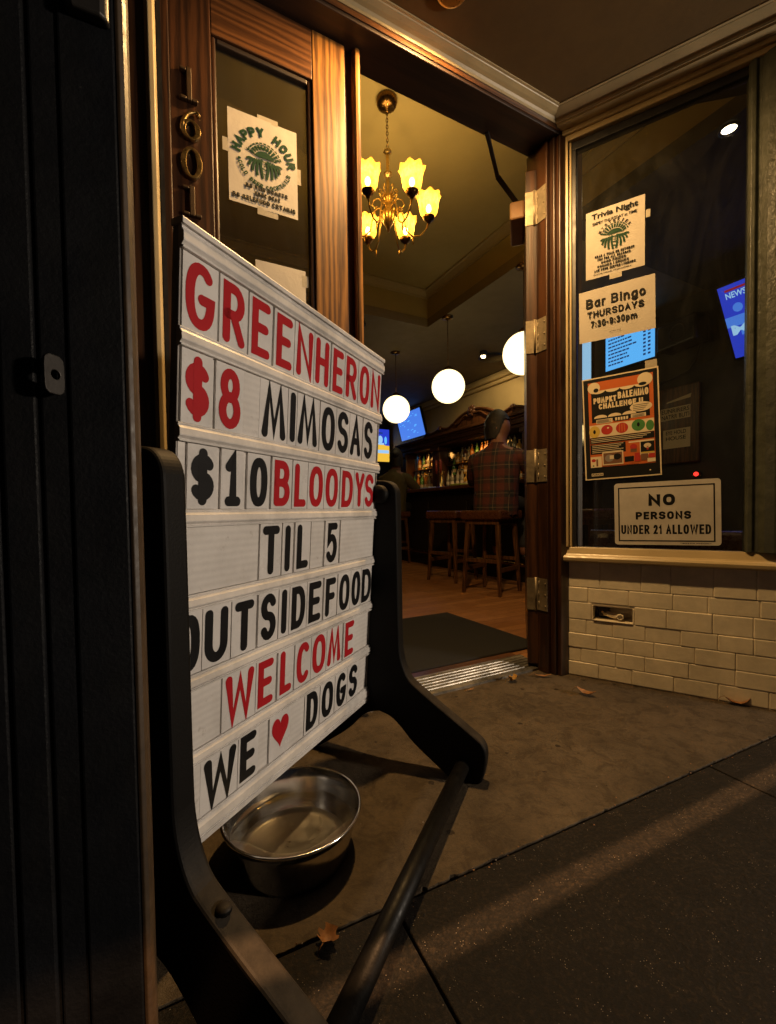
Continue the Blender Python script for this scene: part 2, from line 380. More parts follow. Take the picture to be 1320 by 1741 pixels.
M['olivedark'] = mat('dark_olive_ceiling_paint', (.17, .135, .075), .75, var=.08, scale=4, bmp=.12)
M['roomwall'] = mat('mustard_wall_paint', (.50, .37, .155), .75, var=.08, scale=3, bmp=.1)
M['darkwall'] = mat('dark_wall_and_shade_paint', (.030, .027, .019), .75, var=.15, scale=3, bmp=.1)
M['mat'] = mat('black_mat_fibre', (.012, .011, .010), .95, var=.5, scale=120, bmp=.9, bscale=420, bdist=.004)
M['floor'] = planks()
M['alu'] = mat('worn_aluminium', (.30, .27, .225), .42, .7, var=.35, scale=9, dirt=.8)
M['brass'] = mat('polished_brass', (.85, .58, .20), .32, 1, var=.2, scale=30)
M['bronze'] = mat('dark_bronze', (.16, .09, .03), .3, 1, var=.3, scale=30)
M['numeral'] = mat('aged_brass_numeral', (.26, .17, .06), .32, .9, var=.35, scale=40)
M['darkbrass'] = mat('tarnished_numeral', (.06, .034, .014), .5, .4, var=.3, scale=40)
M['hinge'] = mat('brass_hinge_plate', (.30, .24, .155), .5, .55, var=.2, scale=40, dirt=.4)
M['paper'] = mat('white_paper', (.47, .42, .35), .7, var=.05, scale=6, bmp=.35, bscale=17, bdist=.006)
M['green'] = paint_ink('dark_green_ink', (.010, .045, .020)); M['ink'] = paint_ink('black_ink', (.010, .010, .009))
M['tape'] = mat('clear_tape', (.42, .37, .28), .25, var=.1)
M['signplate'] = mat('white_sign_plastic', (.60, .56, .50), .42, var=.05, scale=8, bmp=.05, dirt=.18)
M['orange'] = paint_ink('orange_print', (.55, .13, .03)); M['cream'] = paint_ink('cream_print', (.72, .60, .40)); M['yellow'] = paint_ink('yellow_print', (.6, .42, .08))
M['redp'] = paint_ink('red_print', (.45, .04, .03)); M['greenp'] = paint_ink('green_print', (.07, .22, .06)); M['brownp'] = paint_ink('brown_print', (.18, .09, .05))
M['greyp'] = paint_ink('grey_print', (.25, .22, .2))
M['pane'] = glass('window_glass', (.93, .94, .90), .9, smear=.016)
M['sidepane'] = glass('door_glass', (.90, .88, .80), .7, smear=.012)
M['column'] = mat('dark_green_column_paint', (.060, .063, .044), .36, var=.3, scale=18, bmp=.7, bscale=70, bdist=.003, dirt=.35)
M['blackp'] = mat('black_plastic', (.014, .013, .013), .4, var=.2)
M['leather'] = mat('brown_leather', (.075, .028, .012), .28, var=.25, scale=25, bmp=.3, bscale=90)
M['mirror'] = mat('old_mirror', (.55, .50, .42), .06, 1, var=.05, bmp=0)
M['skin'] = mat('skin', (.20, .092, .06), .5, var=.08, bmp=.1); M['hair'] = mat('dark_hair', (.007, .005, .004), .55, var=.4, scale=90, bmp=.7, bscale=150, bdist=.006)
M['plaid'] = plaid(); M['jeans'] = mat('dark_trousers', (.016, .017, .022), .8); M['olivecloth'] = mat('olive_sweater', (.075, .06, .022), .9, bmp=.4)
M['leafy'] = mat('yellow_leaf', (.42, .24, .055), .6, var=.35, scale=70, bmp=.3); M['leafb'] = mat('brown_leaf', (.26, .12, .042), .65, var=.4, scale=60, bmp=.4)
M['bulb'] = emit('bulb', (1, .80, .42), 40); M['globe'] = emit('opal_globe', (1, .76, .37), 2.7)
M['downlight'] = emit('downlight', (1, .82, .55), 22)
M['blue'] = emit('screen_blue', (.07, .21, .80), 1.0); M['deepblue'] = emit('screen_deep_blue', (.025, .05, .62), .95); M['cyan'] = emit('screen_cyan', (.10, .42, .95), 1.25)
M['pale'] = emit('screen_pale', (.35, .62, .95), .95); M['syellow'] = emit('screen_yellow', (.95, .55, .05), .95); M['sink'] = emit('screen_ink', (.02, .06, .25), .6); M['sred'] = emit('screen_red', (.5, .03, .05), .5)
M['navy'] = emit('screen_navy', (.01, .02, .08), .5)
M['redlamp'] = emit('red_lamp', (1, .03, .02), 3)
def shade_mat():
    m, nt, b, o = nodes('amber_glass_shade'); nt.nodes.remove(b)
    g = geo(nt); c = ramp(nt, noise(nt, 60, 4, .6, g), [(.3, (.30, .155, .018)), (.7, (.56, .34, .075))])
    t = nt.nodes.new('ShaderNodeBsdfTranslucent'); nt.links.new(c, t.inputs[0]); d = nt.nodes.new('ShaderNodeBsdfGlossy'); d.inputs['Roughness'].default_value = .25
    mx = nt.nodes.new('ShaderNodeMixShader'); mx.inputs[0].default_value = .05; tr = nt.nodes.new('ShaderNodeBsdfTransparent'); tr.inputs[0].default_value = (1, .86, .5, 1); m0 = nt.nodes.new('ShaderNodeMixShader'); m0.inputs[0].default_value = .26; nt.links.new(t.outputs[0], m0.inputs[1]); nt.links.new(tr.outputs[0], m0.inputs[2]); nt.links.new(m0.outputs[0], mx.inputs[1]); nt.links.new(d.outputs[0], mx.inputs[2])
    e = nt.nodes.new('ShaderNodeEmission'); nt.links.new(c, e.inputs[0]); e.inputs[1].default_value = .16
    ad = nt.nodes.new('ShaderNodeAddShader'); nt.links.new(mx.outputs[0], ad.inputs[0]); nt.links.new(e.outputs[0], ad.inputs[1]); nt.links.new(ad.outputs[0], o.inputs[0]); return m
M['shade'] = shade_mat()
def water_mat():
    m = glass('water', (.985, .99, .985), .55, .005); return m
M['water'] = water_mat()

# ------------------------------------------------------------------ writing
_tc = {}
def textmesh(s, bold=0):
    if (s, bold) in _tc: return _tc[(s, bold)]
    cu = bpy.data.curves.new('t', 'FONT'); cu.body = s; cu.size = 1; cu.offset = bold; cu.resolution_u = 3
    ob = bpy.data.objects.new('t', cu); COL.objects.link(ob)
    dg = bpy.context.evaluated_depsgraph_get(); me = ob.evaluated_get(dg).to_mesh()
    vs = [v.co.copy() for v in me.vertices]; fs = [tuple(p.vertices) for p in me.polygons]
    ob.evaluated_get(dg).to_mesh_clear(); bpy.data.objects.remove(ob); bpy.data.curves.remove(cu)
    _tc[(s, bold)] = (vs, fs); return vs, fs
def write(mb, fr, s, x0, x1, z0, z1, y, mi, bold=0, sl=0):
    vs, fs = textmesh(s, bold)
    if not vs: return
    ax, bx = min(v.x for v in vs), max(v.x for v in vs); az, bz = min(v.y for v in vs), max(v.y for v in vs)
    kx = (x1-x0)/(bx-ax); kz = (z1-z0)/(bz-az)
    mb.add([fr(x0+(v.x-ax)*kx, y, z0+(v.y-az)*kz+sl*(v.x-ax)*kx) for v in vs], fs, mi)
def arc_text(mb, fr, s, c, r, a0, a1, h, w, y, mi, bold=.02, inside=False):
    n = len(s)
    for k, ch in enumerate(s):
        if ch == ' ': continue
        a = a0+(a1-a0)*(k/(n-1)) ; vs, fs = textmesh(ch, bold)
        ax, bx = min(v.x for v in vs), max(v.x for v in vs); az, bz = min(v.y for v in vs), max(v.y for v in vs)
        t = a-PI/2 if not inside else a+PI/2
        ct, st = math.cos(t), math.sin(t); px, pz = c[0]+r*math.cos(a), c[1]+r*math.sin(a)
        ww = w*(.45 if ch in 'I!' else 1)
        out = []
        for v in vs:
            lx = ((v.x-ax)/(bx-ax)-.5)*ww; lz = ((v.y-az)/(bz-az)-.5)*h
            out.append(fr(px+lx*ct-lz*st, y, pz+lx*st+lz*ct))
        mb.add(out, fs, mi)
def arc(cx, cy, rx, ry, a0, a1, n=14, p=1.0):
    o = []
    for k in range(n+1):
        a = R(a0+(a1-a0)*k/n); c, s = math.cos(a), math.sin(a)
        o.append((cx+rx*math.copysign(abs(c)**p, c), cy+ry*math.copysign(abs(s)**p, s)))
    return o
_O = arc(.5, .5, .5, .5, 0, 360, 28, .82)[:-1]
GL = {
 'G': [arc(.5, .5, .5, .5, 48, 340, 24, .85)+[(1, .46), (.58, .46)]], 'R': [[(0, 0), (0, 1), (.5, 1)]+arc(.5, .74, .45, .26, 90, -90, 10)[1:]+[(.02, .48)], [(.45, .48), (1, 0)]],
 'E': [[(1, 1), (0, 1), (0, 0), (1, 0)], [(0, .52), (.85, .52)]], 'F': [[(1, 1), (0, 1), (0, 0)], [(0, .52), (.85, .52)]], 'N': [[(0, 0), (0, 1), (1, 0), (1, 1)]],
 'H': [[(0, 0), (0, 1)], [(1, 0), (1, 1)], [(0, .52), (1, .52)]], 'O': [('c', _O)], '0': [('c', _O)],
 '$': [arc(.5, .68, .5, .2, 25, 270, 14)[:-1]+arc(.5, .3, .5, .2, 90, -155, 14), [(.5, 1), (.5, 0)]],
 'S': [arc(.5, .76, .5, .24, 25, 262, 14)[:-1]+arc(.5, .26, .5, .26, 82, -155, 14)],
 '8': [('c', arc(.5, .76, .42, .24, 0, 360, 20)[:-1]), ('c', arc(.5, .27, .5, .27, 0, 360, 20)[:-1])],
 'M': [[(0, 0), (.2, 1), (.5, .1), (.8, 1), (1, 0)]], 'W': [[(0, 1), (.2, 0), (.5, .9), (.8, 0), (1, 1)]], 'I': [[(.5, 0), (.5, 1)]],
 'A': [[(0, 0), (.5, 1), (1, 0)], [(.2, .34), (.8, .34)]], '1': [[(.1, .8), (.55, 1), (.55, 0)], [(.1, 0), (1, 0)]],
 'B': [[(0, 0), (0, 1), (.5, 1)]+arc(.5, .76, .42, .24, 90, -90, 10)[1:]+[(.05, .52)], [(.1, .52), (.5, .52)]+arc(.5, .26, .5, .26, 90, -90, 10)[1:]+[(0, 0)]],
 'L': [[(0, 1), (0, 0), (1, 0)]], 'D': [('c', [(0, 0), (0, 1), (.4, 1)]+arc(.4, .5, .6, .5, 80, -80, 14, .85)+[(.4, 0)])], 'Y': [[(0, 1), (.5, .45), (1, 1)], [(.5, .45), (.5, 0)]],
 'T': [[(0, 1), (1, 1)], [(.5, 1), (.5, 0)]], '5': [[(1, 1), (.12, 1), (.05, .56)]+arc(.45, .33, .55, .33, 118, -145, 16)],
 'U': [[(0, 1), (0, .3)]+arc(.5, .3, .5, .3, 180, 360, 14)[1:]+[(1, 1)]], 'C': [arc(.5, .5, .5, .5, 48, 312, 22, .85)]}
def glyph(mb, fr, ch, x0, x1, z0, z1, w, y, mi):
    if ch == 'heart':
        pts = []
        for k in range(40):
            t = 2*PI*k/40; hx = 16*math.sin(t)**3/32+.5; hz = (13*math.cos(t)-5*math.cos(2*t)-2*math.cos(3*t)-math.cos(4*t)+17)/29
            pts.append((x0+hx*(x1-x0), y, z0+hz*(z1-z0)))
        mb.quad(fr, pts, mi); return
    h = w/2; X0, X1, Z0, Z1 = x0+h, x1-h, z0+h, z1-h
    if X1 < X0: X0 = X1 = (x0+x1)/2
    for k, st in enumerate(GL[ch]):
        cl = st[0] == 'c'; pts = st[1] if cl else st
        if not cl and len(pts) < 9:      # soften straight strokes' corners
            pass
        mb.ribbon(fr, [(X0+p[0]*(X1-X0), Z0+p[1]*(Z1-Z0)) for p in pts], w, y-.00025*k, mi, cl)

GL.update({'Z': [[(0, 1), (1, 1), (0, 0), (1, 0)]], 'P': [[(0, 0), (0, 1), (.5, 1)]+arc(.5, .73, .5, .27, 90, -90, 10)[1:]+[(0, .46)]], '2': [arc(.5, .72, .5, .28, 165, -28, 12)+[(.04, 0), (1, 0)]], '7': [[(0, 1), (1, 1), (.35, 0)]],
 '3': [arc(.47, .75, .46, .25, 150, -88, 12), arc(.47, .26, .53, .26, 90, -150, 14)], '9': [('c', arc(.5, .67, .5, .33, 0, 360, 20)[:-1]), arc(.5, .45, .5, .45, 15, -145, 14)],
 ':': [[(.5, .05), (.5, .06)], [(.5, .62), (.5, .63)]], '-': [[(0, .38), (1, .38)]], 'K': [[(0, 0), (0, 1)], [(1, 1), (.05, .40)], [(.36, .58), (1, 0)]], 'V': [[(0, 1), (.5, 0), (1, 1)]],
 '*': [[(.5, .15), (.5, .85)], [(.15, .35), (.85, .65)], [(.15, .65), (.85, .35)]],
 'a': [('c', arc(.48, .5, .48, .5, 0, 360, 22)[:-1]), [(1, 1), (1, 0)]], 'r': [[(0, 0), (0, 1)], arc(.75, .52, .75, .48, 180, 80, 8)], 'i': [[(.5, 0), (.5, 1)], [(.5, 1.36), (.5, 1.38)]],
 'n': [[(0, 0), (0, 1)], arc(.5, .55, .5, .45, 180, 0, 12)+[(1, 0)]], 'g': [('c', arc(.5, .5, .5, .5, 0, 360, 22)[:-1]), [(1, 1), (1, -.1)]+arc(.5, -.1, .5, .32, 0, -150, 12)], 'o': [('c', arc(.5, .5, .5, .5, 0, 360, 22)[:-1])],
 'p': [('c', arc(.5, .5, .5, .5, 0, 360, 22)[:-1]), [(0, 1), (0, -.45)]], 'm': [[(0, 0), (0, 1)], arc(.25, .6, .25, .4, 180, 0, 10)+[(.5, 0)], arc(.75, .6, .25, .4, 180, 0, 10)+[(1, 0)]]})
HW = {'I': .2, 'i': .2, 'M': .86, 'W': 1.04, 'm': .98, 'r': .40, ':': .2, '-': .34, '1': .42, ' ': .26, 'E': .62, 'L': .58, 'F': .58}
def hv(mb, fr, s, x0, x1, z0, z1, w, y, mi, gap=.15):
    """bold sans lettering with square ends; z0 is the baseline, z1 the cap height"""
    h = z1-z0; xh = h*.73; ws = [HW.get(c, .60 if (c.islower() or c.isdigit()) else .72) for c in s]
    k = (x1-x0)/(sum(ws)+gap*(len(s)-1)); x = x0; q = w/2
    for c, a in zip(s, ws):
        if c != ' ':
            X0, X1 = x+q, x+a*k-q; top = z1 if not c.islower() else z0+xh
            if X1 < X0: X0 = X1 = x+a*k/2
            Z0, Z1 = z0+q, top-q
            for n_i, st in enumerate(GL[c] if c != '1' else [[(0, .74), (.9, .98), (.9, 0)]]):
                cl = st[0] == 'c'; pts = [Vector((X0+p[0]*(X1-X0), Z0+p[1]*(Z1-Z0))) for p in (st[1] if cl else st)]
                if not cl:
                    d0 = (pts[0]-pts[1]).normalized(); d1 = (pts[-1]-pts[-2]).normalized(); pts[0] = pts[0]+d0*q; pts[-1] = pts[-1]+d1*q
                mb.ribbon(fr, [(p.x, p.y) for p in pts], w, y-.00012*n_i, mi, cl, caps=False)
        x += (a+gap)*k
def hv_arc(mb, fr, s, c, r, a0, a1, h, wd, w, y, mi, inside=False):
    n = len(s)
    for k, ch in enumerate(s):
        if ch == ' ': continue
        a = a0+(a1-a0)*k/(n-1); t = a-PI/2 if not inside else a+PI/2
        f2 = Fr(fr(c[0]+r*math.cos(a), 0, c[1]+r*math.sin(a)), fr.x*math.cos(t)+fr.z*math.sin(t), fr.y, fr.z*math.cos(t)-fr.x*math.sin(t))
        ww = wd*(.35 if ch == 'I' else 1)
        hv(mb, f2, ch, -ww/2, ww/2, -h/2, h/2, w, y, mi)

# ------------------------------------------------------------------ setting: ground, sidewalk, entry slab
g = MB(); g.box(I, (-60, 60), (-60, 60), (-.5, -.10)); struct(g, 'ground', M['joint'])
s = MB()
# panels of the public sidewalk, 5 mm joints, in facade coordinates (x along, y into the building)
xs = [-4.06, -2.06, -.06, .94, 1.94, 2.94, 4.94, 6.94]
ys = [-4.2, -3.2, -2.2, -1.2, .0002]
for i in range(len(xs)-1):
    for j in range(len(ys)-1):
        sk = .0
        s.box(FF, (xs[i]+.0025, xs[i+1]-.0025), (ys[j]+.0025, ys[j+1]-.0025), (-.12, -.001))
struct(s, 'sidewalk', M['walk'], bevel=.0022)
rj = random.Random(4)
edge = [(-4, .004)]+[(-.6+.008*k, .003+max(0, rj.gauss(.0, .0010))+(.006*rj.random() if rj.random() < .12 else 0)) for k in range(300)]+[(7, .004)]
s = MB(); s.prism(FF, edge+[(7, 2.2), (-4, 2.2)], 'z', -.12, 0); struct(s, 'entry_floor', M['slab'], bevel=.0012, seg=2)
s = MB(); s.box(FF, (-4, 7), (-4.2, 2.2), (-.13, -.012)); struct(s, 'sidewalk_bed', M['joint'])

# interior floor and shell (room coordinates)
s = MB(); s.box(FA, (-3, 1.56), (.13, 7.6), (-.02, .012)); s.prism(I, [(p.x, p.y) for p in (FA(1.561, .13), FA(1.70, .055), FB(-.34, .11), FB(.60, .11), FF(4.4, .24), FA(4.92, 7.6), FA(1.561, 7.6))], 'z', -.02, .0115); struct(s, 'interior_floor', M['floor'])
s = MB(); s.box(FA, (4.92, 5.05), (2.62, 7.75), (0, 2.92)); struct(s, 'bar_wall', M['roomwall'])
s = MB(); s.box(FA, (4.918, 5.05), (-2.6, 2.618), (0, 2.92)); struct(s, 'side_wall', M['darkwall'])  # same wall as bar_wall, coloured dark here in place of shade
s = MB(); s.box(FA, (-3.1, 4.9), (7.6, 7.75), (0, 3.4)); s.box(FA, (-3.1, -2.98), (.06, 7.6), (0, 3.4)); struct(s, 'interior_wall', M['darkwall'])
c = MB()
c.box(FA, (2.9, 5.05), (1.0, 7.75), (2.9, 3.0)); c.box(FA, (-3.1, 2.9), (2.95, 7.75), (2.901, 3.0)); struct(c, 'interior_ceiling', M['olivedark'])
c = MB(); c.box(FA, (2.9, 5.05), (-2.6, .998), (2.9, 3.0)); struct(c, 'bay_ceiling', M['darkwall'])  # rest of the lower ceiling, its shade put into a darker colour
c = MB(); c.box(FA, (-3.1, 3.0), (-1.4, 3.05), (3.3, 3.4))
c.box(FA, (2.905, 2.98), (-1.4, 2.95), (2.93, 3.3)); c.box(FA, (-3.1, 2.98), (2.955, 3.04), (2.93, 3.3)); struct(c, 'tray_ceiling', M['olive'])
c = MB()
pr = [(0, 0), (0, -.075), (-.012, -.075), (-.02, -.055), (-.055, -.02), (-.075, -.014), (-.075, 0)]
c.prism(FA, [(2.955+a, 3.3+b) for a, b in pr], 'x', -3.1, 2.90)
c.prism(FA, [(2.905+a, 3.3+b) for a, b in pr], 'y', -1.4, 2.95)
tag(c.build('ceiling_moulding', mat('shaded_olive_paint', (.26, .205, .10), .7, var=.06, bmp=.1)), 'olive crown moulding, colour darkened as shade, round the inside of the raised ceiling', 'moulding')  # the tray's olive, darkened a little in place of shade
c = MB(); c.box(FA, (4.80, 4.92), (2.62, 7.6), (2.80, 2.9)); c.box(FA, (4.85, 4.92), (2.62, 7.6), (2.74, 2.80))
tag(c.build('wall_moulding', M['roomwall'], bevel=.02), 'mustard painted moulding along the top of the bar wall', 'moulding')

# masonry above the door and window, ceiling of the entry
s = MB(); s.box(FA, (-1.2, 1.75), (-.10, .06), (2.40, 3.5)); s.box(FA, (-1.2, -.06), (-.10, .06), (0, 2.4)); struct(s, 'door_wall', M['gate'])
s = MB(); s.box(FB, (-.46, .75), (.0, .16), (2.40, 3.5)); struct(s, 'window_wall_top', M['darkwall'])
s = MB(); s.box(FF, (1.72, 6), (.05, .25), (0, 4.5)); s.box(FF, (-4, 6), (.12, .3), (2.48, 4.5)); struct(s, 'facade', M['darkwall'])
def slab(mb, pts, z0, z1):
    p2 = [(p.x, p.y) for p in pts]; mb.prism(I, p2, 'z', z0, z1); return mb
s = slab(MB(), [FA(-1.2, -.03), FA(1.62, -.03), FB(-.38, .03), FB(.9, .03), FF(2.1, -.02), FF(-1.5, -.02)], 2.395, 2.47); struct(s, 'entry_ceiling', M['ceil'])
s = MB(); s.box(FA, (-.62, -.52), (-1.35, -.1), (0, 2.4)); struct(s, 'entry_side_wall', M['gate'])

# crown moulding of the entry: door side and window side
cr = thing('crown_moulding', FA(.8, -.1, 2.36), 'glossy cream crown moulding where the entry ceiling meets the door wall and window wall', 'moulding')
def crown_prof(o, z0, z1, d):  # outwards negative y
    h = z1-z0
    return [(-o+.02, z0), (-o-.004, z0), (-o-.006, z0+.007), (-o-.001, z0+.009), (-o-.002, z0+.013), (-o-.008, z0+.020), (-o-d*.45, z0+h*.62), (-o-d*.80, z0+h*.80), (-o-d*.84, z0+h*.86), (-o-d, z0+h*.88), (-o-d, z1+.003), (-o+.02, z1+.003)]
m = MB(); m.prism(FA, crown_prof(.10, 2.357, 2.395, .047), 'x', -.9, 1.548); m.build('door_side_moulding', M['gold'], cr)
m = MB(); m.prism(FB, crown_prof(.074, 2.353, 2.3953, .047), 'x', -.402, .9); m.box(FB, (-.40, .9), (-.074, .0), (2.344, 2.3535)); m.build('window_side_moulding', M['gold'], cr)
m = MB(); m.prism(FA, [(-.08, 2.336), (-.103, 2.336), (-.103, 2.3565), (-.08, 2.3565)], 'x', -.9, 1.56); m.build('wood_fillet', M['oak_h'], cr)

# ------------------------------------------------------------------ door frame
df = thing('door_frame', FA(.8, 0, 0), 'dark brown wooden door frame round the bar entrance with head, posts and reveal', 'door frame')
m = MB(); m.box(FA, (-.06, 1.70), (-.099, .05), (2.325, 2.40)); m.build('head', M['oakshade_h'], df, bevel=.003)
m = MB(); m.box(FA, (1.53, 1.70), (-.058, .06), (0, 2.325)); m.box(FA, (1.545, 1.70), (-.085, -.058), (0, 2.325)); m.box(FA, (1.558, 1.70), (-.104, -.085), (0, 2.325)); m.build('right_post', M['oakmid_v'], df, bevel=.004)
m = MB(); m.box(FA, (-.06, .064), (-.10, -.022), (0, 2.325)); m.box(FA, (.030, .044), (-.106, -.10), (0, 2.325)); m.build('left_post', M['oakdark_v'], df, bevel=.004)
m = MB(); m.box(FA, (.612, .672), (-.0, .05), (0, 2.325)); m.build('meeting_post', M['oakdark_v'], df, bevel=.003)
m = MB(); m.prism(FA, [(.640, -.004), (.640, -.022), (.646, -.030), (.654, -.032), (.663, -.028), (.666, -.018), (.666, -.004)], 'z', .02, 2.322, smooth=False); m.build('edge_strip', M['oak_v'], df, bevel=.001)
m = MB(); m.prism(FA, [(.006, -.107), (.006, -.116), (.011, -.121), (.014, -.128), (.026, -.128), (.030, -.120), (.033, -.107)], 'z', 0, 2.357); m.build('painted_trim', M['gold'], df, bevel=.002)
m = MB(); m.box(FA, (.0345, .0445), (-.112, -.1065), (0, 2.325)); m.build('trim_shadow_strip', M['blackp'], df)

# closed left leaf with its pane and brass numerals
dl = thing('entrance_door', FA(.34, 0, .02), 'closed wooden door leaf with a tall glass pane and brass number 1601', 'door')
m = MB(); m.box(FA, (.066, .180), (-.022, .024), (.02, 2.318)); m.build('stile', M['oakdark_v'], dl, bevel=.003)  # same leaf as the lighter stile: shade put into this one's colour
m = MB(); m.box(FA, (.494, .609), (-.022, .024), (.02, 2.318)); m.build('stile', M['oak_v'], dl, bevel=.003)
m = MB(); m.box(FA, (.1805, .4935), (-.020, .022), (2.158, 2.318)); m.build('top_rail', M['oak_h'], dl, bevel=.003)
m = MB(); m.box(FA, (.1805, .4935), (-.020, .022), (.02, .34)); m.build('bottom_rail', M['oak_h'], dl, bevel=.003)
for x0, x1, z0, z1 in ((.1805, .195, .34, 2.158), (.479, .4935, .34, 2.158), (.195, .479, 2.142, 2.158), (.195, .479, .34, .356)):
    m = MB(); m.box(FA, (x0, x1), (-.014, .014), (z0, z1)); m.build('glazing_bead', M['oakdark_v'] if z1-z0 > .5 else M['oakshade_h'], dl, bevel=.005)
m = MB(); m.box(FA, (.190, .484), (-.0015, .0015), (.345, 2.153)); m.build('pane', M['sidepane'], dl)
for ch, z0, z1, x0, x1 in (('1', 1.925, 2.018, .093, .140), ('6', 1.815, 1.905, .090, .146), ('0', 1.706, 1.795, .090, .148), ('1', 1.60, 1.685, .093, .142)):
    m = MB(); ya, yb = -.036, -.0225; W_, H_ = x1-x0, z1-z0
    def ringp(cx, cz, rx, rz, ix, iz, n=32):
        o_ = [(cx+rx*math.cos(2*PI*k/n), cz+rz*math.sin(2*PI*k/n)) for k in range(n)]; i_ = [(cx+ix*math.cos(2*PI*k/n), cz+iz*math.sin(2*PI*k/n)) for k in range(n)]
        for yy in (ya, yb): m.add([FA(a, yy, b) for a, b in o_+i_], [(k, (k+1) % n, n+(k+1) % n, n+k) for k in range(n)])
        for rg in (o_, i_): m.add([FA(a, yy, b) for yy in (ya, yb) for a, b in rg], [(k, (k+1) % n, n+(k+1) % n, n+k) for k in range(n)])
    if ch == '0': ringp(x0+W_/2, z0+H_/2, W_/2, H_/2, W_*.24, H_*.40)
    elif ch == '6':
        ringp(x0+W_/2, z0+H_*.32, W_/2, H_*.32, W_*.22, H_*.23)
        tail = [(x0+W_*(.10+.02*t), z0+H_*(.34+.06*t)) for t in range(5)]+[(x0+W_*(.24+.10*t), z0+H_*(.66+.11*t-.012*t*t)) for t in range(1, 5)]+[(x0+W_*.80, z0+H_*.965), (x0+W_*.92, z0+H_*.90)]
        m.tube(FA, [(a, (ya+yb)/2-.001, b) for a, b in tail], [W_*.10, W_*.13, W_*.13, W_*.12, W_*.115, W_*.10, W_*.085, W_*.075, W_*.07, W_*.07, W_*.09], 10)
        m.ball(FA, (x0+W_*.88, (ya+yb)/2-.002, z0+H_*.86), W_*.12, 12)
    else:
        m.box(FA, (x0+W_*.36, x0+W_*.66), (ya, yb), (z0, z1)); m.box(FA, (x0, x0+W_*.359), (ya, yb), (z1-H_*.13, z1-H_*.04)); m.box(FA, (x0, x0+W_*.359), (ya, yb), (z0, z0+H_*.10)); m.box(FA, (x0+W_*.661, x1), (ya, yb), (z0, z0+H_*.10))
    m.build('house_numeral', M['numeral'] if ch != '1' else M['darkbrass'], dl, bevel=.0025, seg=3)

# open right leaf, seen on its edge, with hinges and closer
lf = FA.sub((1.512, .012, 0), R(45.3))          # x runs along the leaf, away from the hinge
od = thing('open_door', lf(0, 0, .03), 'open wooden door leaf swung inward, seen on its edge beside the right post', 'door')
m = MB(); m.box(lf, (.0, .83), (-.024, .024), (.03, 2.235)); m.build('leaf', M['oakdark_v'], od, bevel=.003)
cl = MB(); cl.box(lf, (.16, .40), (.0245, .095), (2.14, 2.225)); clo = cl.build('door_closer', mat('bronze_cover', (.30, .16, .07), .4), od, bevel=.012, seg=3)
a = MB(); e1 = FA(1.46, .17, 2.296); p0 = lf(.2, .06, 2.235); br = FA(1.275, .03, 2.325)
def bar(mb, p, q, w, t):
    d = (q-p); L = d.length; X = d.normalized(); Z = Vector((0, 0, 1)); Y = Z.cross(X).normalized(); Z = X.cross(Y)
    mb.box(Fr(p, X, Y, Z), (0, L), (-w/2, w/2), (-t/2, t/2))
bar(a, p0, e1, .022, .012); bar(a, e1, br, .018, .012); a.build('closer_arm', M['blackp'], clo, bevel=.003)
for z in (2.068, 1.505, .930, .352):
    m = MB()
    m.box(lf, (-.0035, -.0002), (-.022, .026), (z-.072, z+.072))
    m.box(FA, (1.5265, 1.5298), (-.056, .003), (z-.072, z+.072))
    for k in range(3):
        m.tube(Fr(lf(-.004, -.026, z+(-.046+.046*k))), [(0, 0, -.014), (0, 0, .014)], .0025, 6)
        m.ball(FA, (1.5260, -.048+.002*(k % 2), z-.05+.05*k), .004, 8); 
    h = m.build('hinge', M['hinge'], od)
    p = MB(); p.tube(Fr(FA(1.5225, .0045, z)), [(0, 0, -.076), (0, 0, .076)], .0075, 12); p.build('hinge_pin', M['hinge'], h)

# threshold
m = MB(); prof = [(.0, -.002), (.0, .010)]
for k in range(6):
    y = .010+k*.021; z = .014+k*.0028; prof += [(y, z), (y+.012, z+.0015), (y+.014, z-.004), (y+.018, z-.004)]
prof += [(.138, .030), (.138, -.002)]
m.prism(FA, prof, 'x', .612, 1.557); m.build('threshold_plate', M['alu'])
th = bpy.data.objects['threshold_plate']; tag(th, 'ridged aluminium threshold plate under the open doorway', 'threshold')
m = MB(); m.box(FA, (.60, 1.55), (.1385, .20), (-.01, .024)); tag(m.build('threshold_board', M['oak_h'], bevel=.004), 'narrow wooden board behind the metal threshold plate', 'board')
m = MB(); m.box(FA, (.45, 1.79), (.215, 1.065), (.0125, .026)); tag(m.build('door_mat', M['mat'], bevel=.006), 'black fibre door mat on the wooden floor inside', 'mat')

# ------------------------------------------------------------------ shop window on the splayed wall
sw = thing('shop_window', FB(-.08, 0, .5), 'large shop window in a cream painted casing above the tiled wall', 'window')
m = MB()
m.box(FB, (-.405, -.390), (-.034, .04), (.505, 2.344)); m.box(FB, (-.390, -.366), (-.024, .04), (.568, 2.325)); m.box(FB, (-.366, -.354), (-.010, .04), (.568, 2.302))
m.box(FB, (-.390, .62), (-.034, .04), (2.325, 2.344)); m.box(FB, (-.366, .62), (-.024, .04), (2.302, 2.325)); m.build('casing', M['gold'], sw, bevel=.004)
m = MB(); m.box(FB, (-.354, .24), (-.004, .03), (2.268, 2.302)); m.box(FB, (-.354, -.336), (-.004, .03), (.568, 2.268)); m.build('sash', M['blackp'], sw, bevel=.003)
m = MB(); m.prism(FB, [(.04, .505), (-.034, .505), (-.040, .512), (-.042, .524), (-.036, .532), (-.026, .535), (-.022, .540), (-.012, .5678), (.04, .5678)], 'x', -.388, .62); m.build('sill', M['gold'], sw, bevel=.002)
m = MB(); m.box(FB, (-.340, .245), (.006, .009), (.560, 2.275)); m.build('pane', M['pane'], sw)
